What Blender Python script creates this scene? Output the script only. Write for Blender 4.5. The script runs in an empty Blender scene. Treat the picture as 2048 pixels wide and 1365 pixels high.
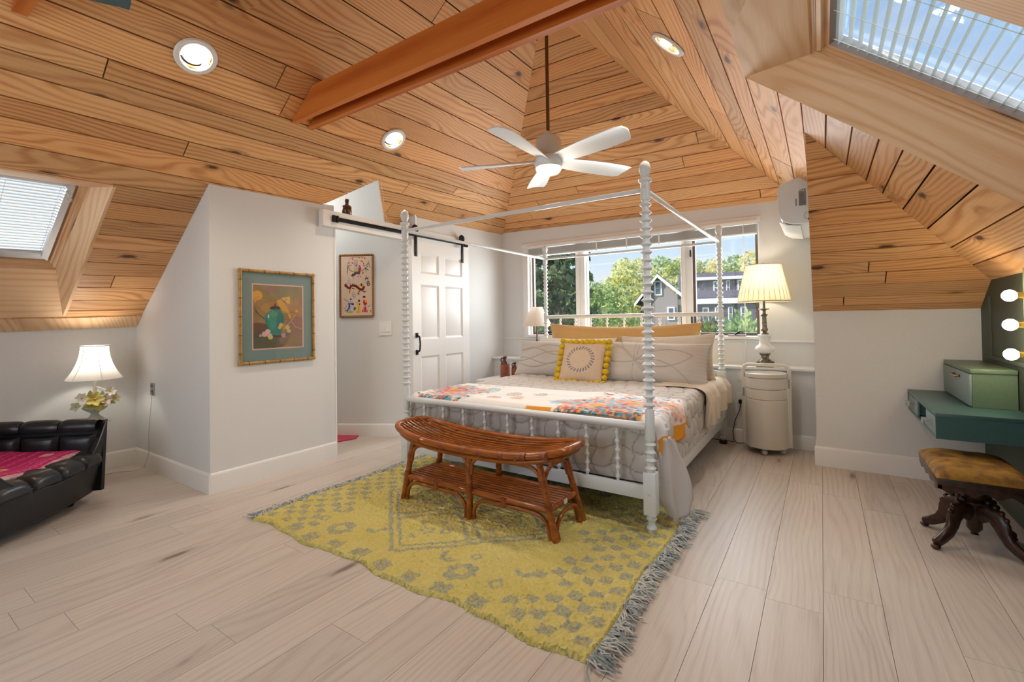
import bpy, bmesh, math, random
import numpy as np
from mathutils import Vector, Matrix, noise
random.seed(7); rng = np.random.default_rng(7)
SC = bpy.context.scene
COL = SC.collection
pi = math.pi

# ------------------------------------------------------------------ camera, sky, sun, large lights, exposure
def cam_axes(y, p, r):
    F = Vector((-math.sin(y)*math.cos(p), math.cos(y)*math.cos(p), math.sin(p)))
    R0 = Vector((math.cos(y), math.sin(y), 0)); U0 = R0.cross(F)
    R = R0*math.cos(r) + U0*math.sin(r); U = R.cross(F)
    return R, U, F
CR, CU, CF = cam_axes(math.radians(33.743), math.radians(.9616), math.radians(-.8605))
cam = bpy.data.cameras.new('camera'); camo = bpy.data.objects.new('camera', cam); COL.objects.link(camo)
cam.sensor_width = 36; cam.lens = 927.6/2048*36; cam.shift_y = -(682.5-624.5)/2048
cam.clip_start = .02; cam.clip_end = 500
camo.matrix_world = Matrix(((CR.x, CU.x, -CF.x, 0), (CR.y, CU.y, -CF.y, 0), (CR.z, CU.z, -CF.z, 1.15), (0, 0, 0, 1)))
SC.camera = camo
SC.view_settings.view_transform = 'Standard'; SC.view_settings.look = 'None'
SC.view_settings.exposure = 0.0; SC.view_settings.gamma = 1; SC.view_settings.use_curve_mapping = False
cy = SC.cycles
cy.max_bounces = 7; cy.diffuse_bounces = 4; cy.glossy_bounces = 3; cy.transmission_bounces = 4; cy.transparent_max_bounces = 12
cy.sample_clamp_indirect = 4.0; cy.caustics_reflective = False; cy.caustics_refractive = False
cy.use_denoising = True; cy.use_adaptive_sampling = True; cy.adaptive_threshold = .02

def lin(r, g, b):
    f = lambda c: (c/255/12.92) if c/255 <= .04045 else ((c/255+.055)/1.055)**2.4
    return (f(r), f(g), f(b), 1)

W = bpy.data.worlds.new('sky'); SC.world = W; W.use_nodes = True
wn = W.node_tree.nodes; wl = W.node_tree.links; wn.clear()
def wnode(t, **k):
    n = wn.new(t)
    for a, b in k.items(): setattr(n, a, b)
    return n
wo = wnode('ShaderNodeOutputWorld'); wb = wnode('ShaderNodeBackground'); wb.inputs['Strength'].default_value = 1.0
tc = wnode('ShaderNodeTexCoord'); sp = wnode('ShaderNodeSeparateXYZ'); rp = wnode('ShaderNodeValToRGB')
wl.new(tc.outputs['Generated'], sp.inputs[0]); wl.new(sp.outputs['Z'], rp.inputs[0])
e = rp.color_ramp.elements
e[0].position = 0; e[0].color = (.95, .98, 1.0, 1); e[1].position = .75; e[1].color = (.16, .38, .80, 1)
q = e.new(.07); q.color = (.86, .94, 1.0, 1); q = e.new(.16); q.color = (.60, .81, 1.0, 1); q = e.new(.35); q.color = (.36, .63, .98, 1)
nz = wnode('ShaderNodeTexNoise'); nz.inputs['Scale'].default_value = 2.6; nz.inputs['Detail'].default_value = 7; nz.inputs['Roughness'].default_value = .55
mpw = wnode('ShaderNodeMapping'); mpw.inputs['Scale'].default_value = (1, 1, 2.2)
wl.new(tc.outputs['Generated'], mpw.inputs[0]); wl.new(mpw.outputs[0], nz.inputs['Vector'])
cr = wnode('ShaderNodeValToRGB'); cr.color_ramp.elements[0].position = .44; cr.color_ramp.elements[1].position = .68
cr.color_ramp.elements[1].color = (.75, .75, .75, 1)
wl.new(nz.outputs['Fac'], cr.inputs[0])
mh_ = wnode('ShaderNodeMapRange'); mh_.inputs['From Min'].default_value = .15; mh_.inputs['From Max'].default_value = .4
wl.new(sp.outputs['Z'], mh_.inputs['Value'])
mm = wnode('ShaderNodeMath', operation='MULTIPLY'); wl.new(cr.outputs[0], mm.inputs[0]); wl.new(mh_.outputs[0], mm.inputs[1])
mx = wnode('ShaderNodeMixRGB'); mx.inputs[2].default_value = (.95, .97, 1.0, 1)
wl.new(mm.outputs[0], mx.inputs[0]); wl.new(rp.outputs[0], mx.inputs[1]); wl.new(mx.outputs[0], wb.inputs['Color']); wl.new(wb.outputs[0], wo.inputs['Surface'])

def light(name, kind, loc, energy, color=(1, 1, 1), rot=None, **k):
    l = bpy.data.lights.new(name, kind); l.energy = energy; l.color = color
    for a, b in k.items(): setattr(l, a, b)
    o = bpy.data.objects.new(name, l); COL.objects.link(o); o.location = loc
    if rot is not None: o.rotation_euler = rot
    return o
def aim(o, d):
    o.rotation_euler = Vector(d).to_track_quat('-Z', 'Y').to_euler()
SUN = light('sun', 'SUN', (0, 0, 20), 7.0, (1.0, .93, .82), angle=.01); aim(SUN, (.62, .52, -.62))
# added fill light behind the camera, as if from a rear window
A1 = light('rear_fill_light', 'AREA', (-2.3, -2.05, 1.65), 36, (.90, .96, 1.0), shape='RECTANGLE', size=2.6, size_y=1.9); aim(A1, (0, 1, -.02))
# daylight entering by the bed window and the two skylights
A2 = light('bed_window_daylight', 'AREA', (-1.74, 5.30, 1.60), 95, (.92, .97, 1.0), shape='RECTANGLE', size=2.5, size_y=1.0); aim(A2, (0, -1, -.18))
A3 = light('right_skylight_daylight', 'AREA', (.75, 2.0, 2.75), 38, (.88, .95, 1.0), shape='RECTANGLE', size=.9, size_y=.6); aim(A3, (-.6, .0, -.8))
A4 = light('left_skylight_daylight', 'AREA', (-4.75, .35, 2.25), 30, (.95, .98, 1.0), shape='RECTANGLE', size=.9, size_y=.9); aim(A4, (.6, .1, -.78))

# ------------------------------------------------------------------ helpers
WM = {}
def obj(name, me, parent=None, M=None):
    o = bpy.data.objects.new(name, me); COL.objects.link(o)
    M = M or Matrix.Identity(4)
    if parent is not None:
        o.parent = parent; o.matrix_parent_inverse = WM[parent].inverted()
    o.matrix_basis = M; WM[o] = M.copy()
    return o
def tag(o, label=None, cat=None, group=None, kind=None):
    if label: o['label'] = label
    if cat: o['category'] = cat
    if group: o['group'] = group
    if kind: o['kind'] = kind
    return o
def thing(name, label, cat, loc=(0, 0, 0), group=None):
    o = bpy.data.objects.new(name, None); COL.objects.link(o); o.empty_display_size = .05
    o.location = loc; WM[o] = Matrix.Translation(loc)
    return tag(o, label, cat, group)
def copy_tree(o, T, parent=None):
    """copy o and its children; T (world transform) is applied to the root"""
    c = o.copy(); COL.objects.link(c)
    if parent is not None: c.parent = parent; WM[c] = WM[o].copy()
    else: c.matrix_basis = T @ WM[o]; WM[c] = T @ WM[o]
    for ch in [x for x in o.children]: copy_tree(ch, T, c)
    return c

class MB:
    def __init__(s): s.V = []; s.F = []; s.S = []; s.n = 0; s.C = []
    def add(s, v, f, smooth=False, M=None, col=None):
        v = [tuple(p) for p in v]
        if M is not None: v = [tuple(M @ Vector(p)) for p in v]
        s.V += v; s.F += [tuple(i+s.n for i in q) for q in f]; s.S += [smooth]*len(f); s.n += len(v)
        if col is not None: s.C += [col]*len(v)
        return s
    def box(s, x0, x1, y0, y1, z0, z1, b=0, M=None, col=None):
        if b <= 0:
            v = [(x, y, z) for x in (x0, x1) for y in (y0, y1) for z in (z0, z1)]
            f = [(0, 1, 3, 2), (4, 6, 7, 5), (0, 4, 5, 1), (2, 3, 7, 6), (0, 2, 6, 4), (1, 5, 7, 3)]
            return s.add(v, f, False, M, col)
        bm = bmesh.new(); bmesh.ops.create_cube(bm, size=1)
        for q in bm.verts:
            q.co = ((x0+x1)/2+q.co.x*(x1-x0), (y0+y1)/2+q.co.y*(y1-y0), (z0+z1)/2+q.co.z*(z1-z0))
        b = min(b, .49*min(abs(x1-x0), abs(y1-y0), abs(z1-z0)))
        bmesh.ops.bevel(bm, geom=bm.edges[:], offset=b, segments=2, profile=.5, affect='EDGES')
        bm.verts.index_update()
        s.add([q.co[:] for q in bm.verts], [[w.index for w in f.verts] for f in bm.faces], False, M, col); bm.free()
        return s
    def lathe(s, prof, c=(0, 0, 0), seg=24, M=None, smooth=True, cap=True, ax='Z'):
        v = []; n = len(prof)
        for r, z in prof:
            for k in range(seg):
                a = 2*pi*k/seg
                p = (r*math.cos(a), r*math.sin(a), z)
                if ax == 'X': p = (z, r*math.cos(a), r*math.sin(a))
                if ax == 'Y': p = (r*math.sin(a), z, r*math.cos(a))
                v.append((c[0]+p[0], c[1]+p[1], c[2]+p[2]))
        f = [(i*seg+k, i*seg+(k+1) % seg, (i+1)*seg+(k+1) % seg, (i+1)*seg+k) for i in range(n-1) for k in range(seg)]
        s.add(v, f, smooth, M)
        if cap:
            if prof[0][0] > 1e-5: s.add(v[:seg], [tuple(range(seg))[::-1]], False, M)
            if prof[-1][0] > 1e-5: s.add(v[-seg:], [tuple(range(seg))], False, M)
        return s
    def tube(s, pts, r, seg=8, closed=False, M=None, cap=True, flat=1.0):
        P = [Vector(p) for p in pts]; n = len(P)
        rs = r if isinstance(r, (list, tuple)) else [r]*n
        T = []
        for i in range(n):
            a = P[(i-1) % n] if (closed or i > 0) else P[i]; b = P[(i+1) % n] if (closed or i < n-1) else P[i]
            t = (b-a); T.append(t.normalized() if t.length > 1e-9 else Vector((0, 0, 1)))
        u = T[0].orthogonal().normalized(); v = []
        if abs(T[0].z) < .9: u = Vector((0, 0, 1)).cross(T[0]).normalized()
        for i in range(n):
            u = (u-T[i]*u.dot(T[i])); u = u.normalized() if u.length > 1e-6 else T[i].orthogonal().normalized()
            w = T[i].cross(u)
            for k in range(seg):
                a = 2*pi*k/seg
                v.append(P[i]+u*(rs[i]*math.cos(a))+w*(rs[i]*flat*math.sin(a)))
        m = n if closed else n-1
        f = [(i*seg+k, i*seg+(k+1) % seg, ((i+1) % n)*seg+(k+1) % seg, ((i+1) % n)*seg+k) for i in range(m) for k in range(seg)]
        s.add(v, f, True, M)
        if cap and not closed:
            s.add(v[:seg], [tuple(range(seg))[::-1]], False, M); s.add(v[-seg:], [tuple(range(seg))], False, M)
        return s
    def sphere(s, c, r, seg=16, rings=10, sc=(1, 1, 1), M=None):
        prof = [(max(1e-4, r*math.sin(pi*i/rings)), -r*math.cos(pi*i/rings)) for i in range(rings+1)]
        b = MB().lathe(prof, (0, 0, 0), seg, cap=False)
        return s.add([(c[0]+p[0]*sc[0], c[1]+p[1]*sc[1], c[2]+p[2]*sc[2]) for p in b.V], b.F, True, M)
    def prism(s, poly, ext, M=None, smooth=False):
        n = len(poly); e = Vector(ext)
        v = [Vector(p) for p in poly]; v = v+[p+e for p in v]
        f = [tuple(range(n))[::-1], tuple(range(n, 2*n))]+[(i, (i+1) % n, n+(i+1) % n, n+i) for i in range(n)]
        return s.add(v, f, smooth, M)
    def grid(s, P, M=None, smooth=True, closed=False):
        n, m = P.shape[:2]
        idx = np.arange(n*m).reshape(n, m)
        if closed: idx = np.vstack([idx, idx[:1]])
        f = np.stack([idx[:-1, :-1], idx[1:, :-1], idx[1:, 1:], idx[:-1, 1:]], -1).reshape(-1, 4)
        return s.add(P.reshape(-1, 3).tolist(), f.tolist(), smooth, M)
    def mesh(s, name, mat, colors=None):
        me = bpy.data.meshes.new(name); me.from_pydata(s.V, [], s.F)
        me.polygons.foreach_set('use_smooth', s.S)
        if mat: me.materials.append(mat)
        if colors is None and s.C: colors = s.C
        if colors is not None:
            ca = me.color_attributes.new('Col', 'FLOAT_COLOR', 'POINT')
            c = np.ones((len(s.V), 4), np.float32); c[:, :3] = np.asarray(colors, np.float32)[:, :3]
            ca.data.foreach_set('color', c.ravel())
        me.update(); me.set_sharp_from_angle(angle=math.radians(42)); return me
    def build(s, name, mat, parent=None, M=None, colors=None, fix=True):
        me = s.mesh(name, mat, colors)
        if fix:
            bm = bmesh.new(); bm.from_mesh(me); bmesh.ops.recalc_face_normals(bm, faces=bm.faces); bm.to_mesh(me); bm.free()
        return obj(name, me, parent, M)

# ------------------------------------------------------------------ materials
def mat(name, color, rough=.5, metal=0, **k):
    m = bpy.data.materials.new(name); m.use_nodes = True
    b = m.node_tree.nodes['Principled BSDF']
    b.inputs['Base Color'].default_value = color if len(color) == 4 else lin(*color)
    b.inputs['Roughness'].default_value = rough; b.inputs['Metallic'].default_value = metal
    for a, v in k.items(): b.inputs[a].default_value = v
    return m
class NT:
    def __init__(s, m): s.t = m.node_tree; s.b = s.t.nodes['Principled BSDF']
    def n(s, t, ins=None, **k):
        o = s.t.nodes.new(t)
        for a, b in k.items(): setattr(o, a, b)
        for a, v in (ins or {}).items():
            if hasattr(v, 'is_linked') or isinstance(v, bpy.types.NodeSocket): s.t.links.new(v, o.inputs[a])
            else: o.inputs[a].default_value = v
        return o
    def m(s, op, a, b=None, c=None):
        ins = {0: a}
        if b is not None: ins[1] = b
        if c is not None: ins[2] = c
        return s.n('ShaderNodeMath', ins, operation=op).outputs[0]
    def ramp(s, fac, stops):
        o = s.n('ShaderNodeValToRGB', {0: fac}); e = o.color_ramp.elements
        e[0].position, e[0].color = stops[0][0], stops[0][1]; e[1].position, e[1].color = stops[-1][0], stops[-1][1]
        for p, c in stops[1:-1]: x = e.new(p); x.color = c
        return o.outputs[0]
    def mix(s, fac, a, b, mode='MIX'):
        o = s.n('ShaderNodeMixRGB', {0: fac, 1: a, 2: b}, blend_type=mode); return o.outputs[0]
    def link(s, a, name): s.t.links.new(a, s.b.inputs[name])
    def bump(s, h, strength=.3, dist=.01):
        o = s.n('ShaderNodeBump', {'Height': h, 'Strength': strength, 'Distance': dist}); s.t.links.new(o.outputs[0], s.b.inputs['Normal'])

def noisy(name, color, color2, scale=30, rough=.6, bump=.15, bdist=.003, detail=4, metal=0, stretch=(1, 1, 1), **k):
    """two close tones mottled by noise, with fine relief"""
    m = mat(name, color, rough, metal, **k); t = NT(m)
    tcd = t.n('ShaderNodeTexCoord').outputs['Object']
    mp = t.n('ShaderNodeMapping', {'Vector': tcd, 'Scale': stretch}).outputs[0]
    nz = t.n('ShaderNodeTexNoise', {'Vector': mp, 'Scale': scale, 'Detail': detail}).outputs['Fac']
    r = t.ramp(nz, [(.35, color if len(color) == 4 else lin(*color)), (.65, color2 if len(color2) == 4 else lin(*color2))])
    t.link(r, 'Base Color')
    if bump: t.bump(nz, bump, bdist)
    return m
def vcol(name, rough=.8, bump=0, bscale=200, bdist=.002, **k):
    m = mat(name, (200, 200, 200), rough, **k); t = NT(m)
    t.link(t.n('ShaderNodeAttribute', attribute_name='Col').outputs['Color'], 'Base Color')
    if bump:
        nz = t.n('ShaderNodeTexNoise', {'Vector': t.n('ShaderNodeTexCoord').outputs['Object'], 'Scale': bscale, 'Detail': 3}).outputs['Fac']
        t.bump(nz, bump, bdist)
    return m

def wood(name, lo, mid, hi, dark, knotc, F=26, A=.55, knots=.72, rough=.5, tone=.25, along=1.0, fine=.35, ks=(1.5, 5.2), spec=.35, alt=None, ring=.62):
    """boards run along local x; every object shifts the figure by its own random number"""
    m = mat(name, mid, rough, **{'Specular IOR Level': spec}); t = NT(m)
    sep = t.n('ShaderNodeSeparateXYZ', {0: t.n('ShaderNodeTexCoord').outputs['Object']})
    x, y, z = sep.outputs
    rnd = t.n('ShaderNodeObjectInfo').outputs['Random']
    r1 = t.m('MULTIPLY', rnd, 61.7)
    x = t.m('ADD', x, t.m('MULTIPLY', rnd, 37.3))
    yz = t.m('ADD', y, t.m('MULTIPLY', z, .7))
    vec = lambda sx, sy: t.n('ShaderNodeCombineXYZ', {0: t.m('MULTIPLY', x, sx), 1: t.m('MULTIPLY', yz, sy), 2: r1}).outputs[0]
    big = t.n('ShaderNodeTexNoise', {'Vector': vec(.55*along, 2.6), 'Scale': 1, 'Detail': 2, 'Roughness': .45}).outputs['Fac']
    vor = t.n('ShaderNodeTexVoronoi', {'Vector': vec(*ks), 'Scale': 1, 'Randomness': 1.0})
    sel = t.m('GREATER_THAN', t.n('ShaderNodeSeparateColor', {0: vor.outputs['Color']}).outputs[0], knots)
    d = vor.outputs['Distance']
    halo = t.m('MULTIPLY', sel, t.m('EXPONENT', t.m('MULTIPLY', d, -7.0)))
    fq = t.m('MULTIPLY', t.m('MULTIPLY_ADD', t.m('FRACT', t.m('MULTIPLY', rnd, 13.7)), .9, .55), F)
    ph = t.m('ADD', t.m('MULTIPLY', yz, fq), t.m('ADD', t.m('MULTIPLY', t.m('MULTIPLY', big, A*F*.35), t.m('MULTIPLY_ADD', t.m('FRACT', t.m('MULTIPLY', rnd, 29.3)), 1.25, .25)), t.m('MULTIPLY', halo, 3.2)))
    s1 = t.m('MULTIPLY_ADD', t.m('SINE', t.m('MULTIPLY', ph, 2*pi)), .5, .5)
    s1 = t.m('POWER', s1, 2.2)
    fn = t.n('ShaderNodeTexNoise', {'Vector': vec(5, 190), 'Scale': 1, 'Detail': 3, 'Roughness': .6}).outputs['Fac']
    md = t.n('ShaderNodeTexNoise', {'Vector': vec(1.1, 9), 'Scale': 1, 'Detail': 3}).outputs['Fac']
    amp = t.m('MULTIPLY', s1, t.m('MULTIPLY_ADD', md, 1.3, -.1))
    g = t.m('ADD', t.m('MULTIPLY', amp, ring), t.m('MULTIPLY', fn, fine))
    base = t.ramp(g, [(.12, lin(*hi)), (.45, lin(*mid)), (.85, lin(*lo))])
    wn_ = t.n('ShaderNodeTexWhiteNoise', {'W': r1}, noise_dimensions='1D')
    tn = t.m('MULTIPLY_ADD', wn_.outputs['Value'], tone*2, 1-tone)
    base = t.mix(1, base, t.n('ShaderNodeCombineXYZ', {0: tn, 1: tn, 2: tn}).outputs[0], 'MULTIPLY')
    if alt:  # some boards come from a redder log
        sc = t.n('ShaderNodeSeparateColor', {0: wn_.outputs['Color']}).outputs[1]
        base = t.mix(t.m('MULTIPLY', sc, .45), base, t.mix(1, base, lin(*alt), 'MULTIPLY'))
    streak = t.n('ShaderNodeTexNoise', {'Vector': vec(.9, 14), 'Scale': 1, 'Detail': 4, 'Roughness': .7}).outputs['Fac']
    sm = t.n('ShaderNodeMapRange', {'Value': streak, 'From Min': .62, 'From Max': .8}).outputs[0]
    base = t.mix(t.m('MULTIPLY', sm, .55), base, lin(*dark))
    kn = t.n('ShaderNodeTexNoise', {'Vector': vec(14, 40), 'Scale': 1, 'Detail': 3}).outputs['Fac']
    dk = t.m('ADD', d, t.m('MULTIPLY_ADD', kn, .16, -.08))
    km = t.m('MULTIPLY', sel, t.n('ShaderNodeMapRange', {'Value': dk, 'From Min': .17, 'From Max': .08}).outputs[0])
    base = t.mix(t.m('MULTIPLY', km, .92), base, lin(*knotc))
    hm = t.m('MULTIPLY', sel, t.n('ShaderNodeMapRange', {'Value': dk, 'From Min': .34, 'From Max': .1}).outputs[0])
    base = t.mix(t.m('MULTIPLY', hm, .3), base, lin(*dark))
    t.link(base, 'Base Color')
    t.bump(t.m('ADD', g, t.m('MULTIPLY', km, .8)), .12, .003)
    return m

M = {}
M['pine'] = wood('knotty_pine', (128, 74, 40), (193, 136, 85), (224, 178, 126), (104, 60, 34), (40, 28, 26), F=38, A=1.55, knots=.60, tone=.20, fine=.36, ring=.46, ks=(2.9, 7.2), alt=(255, 226, 190))
M['pine_beam'] = wood('stained_beam', (142, 68, 20), (190, 100, 36), (210, 126, 54), (96, 44, 16), (60, 30, 18), F=9, A=.4, knots=.9, tone=.05)
M['pine_trim'] = wood('pine_trim', (190, 138, 96), (222, 178, 134), (234, 200, 160), (150, 104, 72), (70, 54, 50), F=24, A=1.2, knots=.80, tone=.05, ring=.5, ks=(2.0, 6.0))
M['oak'] = wood('pale_oak', (166, 154, 144), (197, 186, 176), (209, 200, 191), (148, 132, 120), (106, 90, 80), F=26, A=1.5, knots=.74, rough=.40, tone=.055, fine=.62, ks=(1.8, 7.0), spec=.4, ring=.34)
M['pine_back'] = mat('dark_gap', (34, 21, 13), .9)
M['pine_plain'] = mat('pine_unseen', (196, 140, 90), .7)
M['wall'] = noisy('white_wall_paint', (222, 222, 220), (226, 226, 224), 160, .75, .05, .0006)
M['trim'] = mat('white_trim_paint', (236, 234, 230), .35)
M['white_metal'] = mat('white_enamel', (224, 229, 230), .28)
M['door'] = mat('door_paint', (238, 236, 233), .4)
M['black'] = mat('black_iron', (24, 24, 24), .5, .6)
M['green'] = noisy('dark_green_paint', (62, 70, 58), (66, 74, 61), 90, .6, .05, .001)
M['teal'] = noisy('teal_paint', (62, 98, 98), (66, 103, 102), 120, .38, .04, .0006)
M['teal_pale'] = noisy('weathered_teal_front', (118, 136, 134), (128, 144, 140), 60, .5, .05, .001)
M['dark'] = mat('dark_inside', (26, 24, 22), .8)
M['glass'] = bpy.data.materials.new('clear_glass'); M['glass'].use_nodes = True
_t = M['glass'].node_tree; _t.nodes.clear()
_o = _t.nodes.new('ShaderNodeOutputMaterial'); _x = _t.nodes.new('ShaderNodeMixShader'); _tr = _t.nodes.new('ShaderNodeBsdfTransparent'); _g = _t.nodes.new('ShaderNodeBsdfGlossy'); _g.inputs['Roughness'].default_value = .02
_w = _t.nodes.new('ShaderNodeLayerWeight'); _p = _t.nodes.new('ShaderNodeMath'); _p.operation = 'POWER'; _p.inputs[1].default_value = 5; _f = _t.nodes.new('ShaderNodeMath'); _f.operation = 'MULTIPLY_ADD'; _f.inputs[1].default_value = .7; _f.inputs[2].default_value = .025
_t.links.new(_w.outputs['Facing'], _p.inputs[0]); _t.links.new(_p.outputs[0], _f.inputs[0])
_t.links.new(_f.outputs[0], _x.inputs[0]); _t.links.new(_tr.outputs[0], _x.inputs[1]); _t.links.new(_g.outputs[0], _x.inputs[2]); _t.links.new(_x.outputs[0], _o.inputs['Surface'])
def emit(name, color, strength):
    m = bpy.data.materials.new(name); m.use_nodes = True; t = m.node_tree; t.nodes.clear()
    o = t.nodes.new('ShaderNodeOutputMaterial'); e = t.nodes.new('ShaderNodeEmission'); e.inputs[0].default_value = color; e.inputs[1].default_value = strength
    t.links.new(e.outputs[0], o.inputs['Surface']); return m
def shade_mat(name, color, trans=.5):
    m = bpy.data.materials.new(name); m.use_nodes = True; t = m.node_tree; t.nodes.clear()
    o = t.nodes.new('ShaderNodeOutputMaterial'); x = t.nodes.new('ShaderNodeMixShader'); x.inputs[0].default_value = trans
    a = t.nodes.new('ShaderNodeBsdfDiffuse'); a.inputs[0].default_value = lin(*color); b = t.nodes.new('ShaderNodeBsdfTranslucent'); b.inputs[0].default_value = lin(*color)
    t.links.new(a.outputs[0], x.inputs[1]); t.links.new(b.outputs[0], x.inputs[2]); t.links.new(x.outputs[0], o.inputs['Surface']); return m

# ------------------------------------------------------------------ the room: planes
YB, YW = -2.2, 4.92                       # rear wall, window wall
XK, XP, XA, XR, XG = -4.778, -3.474, -3.42, -.055, .874   # knee wall, picture wall, alcove wall, partition, green wall
YC, YL = 1.484, 4.272                     # face of the chase, face of the low wall on the right
zL = lambda x, y: 2.113+.741*(x+3.474)+.03*(y-1.5)
zR = lambda x, y: 2.114-.83*x-.0086*y
zH = lambda x, y: 2.283-.018*(x+3.38)+.648*(4.90-y)
zS = lambda x, y: 1.18+.715*(YL-y)
def hipS(x): return (1.18+.715*YL-2.114+.83*x)/(.715-.0086)
APX, APY = -1.684, 3.016
def ridge_x(y): return (2.114-.0086*y-2.113-.741*3.474-.03*(y-1.5))/(.741+.83)
RX = ridge_x(1.0)

def frame(zf, o, along):
    """local frame on a roof plane: x along the boards, y across (up the slope), z out of the room"""
    O = Vector((o[0], o[1], zf(*o)))
    ex = Vector((along[0], along[1], zf(o[0]+along[0], o[1]+along[1])-O.z)).normalized()
    cx = Vector((1, 0, zf(o[0]+1, o[1])-O.z)); cy_ = Vector((0, 1, zf(o[0], o[1]+1)-O.z))
    n = cx.cross(cy_).normalized()
    ey = n.cross(ex)
    return Matrix(((ex.x, ey.x, n.x, O.x), (ex.y, ey.y, n.y, O.y), (ex.z, ey.z, n.z, O.z), (0, 0, 0, 1)))

def clip(poly, region):
    """Sutherland-Hodgman; region convex"""
    a = sum(region[i][0]*region[(i+1) % len(region)][1]-region[(i+1) % len(region)][0]*region[i][1] for i in range(len(region)))
    if a < 0: region = region[::-1]
    out = list(poly)
    for i in range(len(region)):
        p, q = region[i], region[(i+1) % len(region)]
        ins, out = out, []
        side = lambda s: (q[0]-p[0])*(s[1]-p[1])-(q[1]-p[1])*(s[0]-p[0])
        for j in range(len(ins)):
            s, e = ins[j-1], ins[j]; ds, de = side(s), side(e)
            if (ds < 0) != (de < 0):
                k = ds/(ds-de); out.append((s[0]+k*(e[0]-s[0]), s[1]+k*(e[1]-s[1])))
            if de >= 0: out.append(e)
        if not out: return []
    return out
def area(p): return abs(sum(p[i-1][0]*p[i][1]-p[i][0]*p[i-1][1] for i in range(len(p))))/2

def minus_rect(p, r):
    u0, v0, u1, v1 = r; B = 50
    out = [clip(p, q) for q in ([(-B, -B), (u0, -B), (u0, B), (-B, B)], [(u1, -B), (B, -B), (B, B), (u1, B)], [(u0, -B), (u1, -B), (u1, v0), (u0, v0)], [(u0, v1), (u1, v1), (u1, B), (u0, B)])]
    return [q for q in out if len(q) > 2 and area(q) > 1e-6]
def punch(polys, rects):
    for r in rects: polys = [q for p in polys for q in minus_rect(p, r)]
    return polys
def around(inv, zf, pts, h): 
    o = []
    for x, y in pts: c = inv @ Vector((x, y, zf(x, y))); o.append((c.x-h, c.y-h, c.x+h, c.y+h))
    return o
DL_L, DL_R = [(-2.794, 1.132), (-2.837, 2.567)], [(-.664, 2.57)]
def plank_field(parent, Fm, regions, vs, uoff, length, gap, th, m, proud=.0, holes=()):
    """lay boards (objects) on frame Fm; vs = row edges; regions = convex polygons in local uv"""
    U0 = min(p[0] for r in regions for p in r); U1 = max(p[0] for r in regions for p in r)
    n = 0
    for i in range(len(vs)-1):
        u = U0-random.uniform(.1, length[1]*.8)+uoff
        while u < U1:
            L = random.uniform(*length); a, b = u, min(u+L, U1+.05); u += L
            pieces = [clip([(a+gap*.4, vs[i]+gap/2), (b-gap*.4, vs[i]+gap/2), (b-gap*.4, vs[i+1]-gap/2), (a+gap*.4, vs[i+1]-gap/2)], r) for r in regions]
            pieces = [p for p in pieces if len(p) > 2 and area(p) > 4e-4]
            if holes: pieces = punch(pieces, holes)
            if not pieces: continue
            cu = (max(a, U0)+min(b, U1))/2; cv = (vs[i]+vs[i+1])/2
            dz = random.uniform(-proud, proud)
            mb = MB()
            for p in pieces: mb.prism([(q[0]-cu, q[1]-cv, dz) for q in p], (0, 0, th))
            mb.build('plank', m, parent, Fm @ Matrix.Translation((cu, cv, 0))); n += 1
    return n
def rows(a, b, lo, hi):
    v = [a]
    while v[-1] < b: v.append(v[-1]+random.uniform(lo, hi))
    return v

def struct(name, mb, m, fix=True): return tag(mb.build(name, m, fix=fix), kind='structure')
def slab(name, zf, pts, off, m, th=.02):
    mb = MB()
    for poly in pts: mb.prism([(x, y, zf(x, y)+off) for x, y in poly], (0, 0, th))
    return struct(name, mb, m)

# left slope (with the left skylight and the notch over the doorway)
SLY0, SLY1, SLX0, SLX1 = .05, 1.0, -4.647, -3.596
e1 = -1.684
def hipx(y): return (2.283-.0608+.648*(4.90-y)-2.113-.741*3.474-.03*(y-1.5))/(.741+.018)     # left hip line
def hipr(y): return (2.114-.0086*y-2.283+.0608-.648*(4.90-y))/(.83-.018)                     # right hip line
AY = 3.0
for _ in range(40): AY += (hipx(AY)-hipr(AY))*.5
APX, APY = hipx(AY), AY
Lp = [[(XK-.02, YB), (XK-.02, SLY0), (ridge_x(0), SLY0), (ridge_x(YB), YB)],
      [(SLX1, SLY0), (SLX1, SLY1), (ridge_x(1), SLY1), (ridge_x(0), SLY0)],
      [(XK-.02, SLY0), (XK-.02, SLY1), (SLX0, SLY1), (SLX0, SLY0)],
      [(XK-.02, SLY1), (XK-.02, 1.58), (XP-.06, 1.58), (XP-.06, SLY1)],
      [(XP-.06, SLY1), (XP-.06, 2.29), (-3.501, 2.316), (ridge_x(2.3), 2.316), (ridge_x(1), SLY1)],
      [(-3.501, 2.316), (-3.164, 2.688), (ridge_x(2.6), 2.688), (ridge_x(2.3), 2.316)],
      [(-3.164, 2.688), (-3.47, 3.011), (hipx(3.011), 3.011), (APX, APY), (ridge_x(2.6), 2.688)],
      [(-3.47, 3.011), (-3.527, 3.071), (-3.56, 3.24), (-3.47, 3.30)],
      [(-3.47, 3.011), (-3.47, YW+.02), (hipx(YW+.02), YW+.02), (hipx(3.011), 3.011)]]
HB = [(x-.058, y-.07, x+.058, y+.07) for x, y in DL_L]
ceilL = slab('ceiling', zL, punch(Lp, HB), .030, M['pine_back'])
fL = frame(zL, (XP, 1.5), (0, 1)); iL = fL.inverted()
def loc(inv, zf, poly): return [tuple((inv @ Vector((x, y, zf(x, y))))[:2]) for x, y in poly]
regL = [loc(iL, zL, [(x, max(y, -.7)) for x, y in p]) for p in Lp]
vk = [(XK-.02-XP)*1.245]
seam = []
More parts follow.
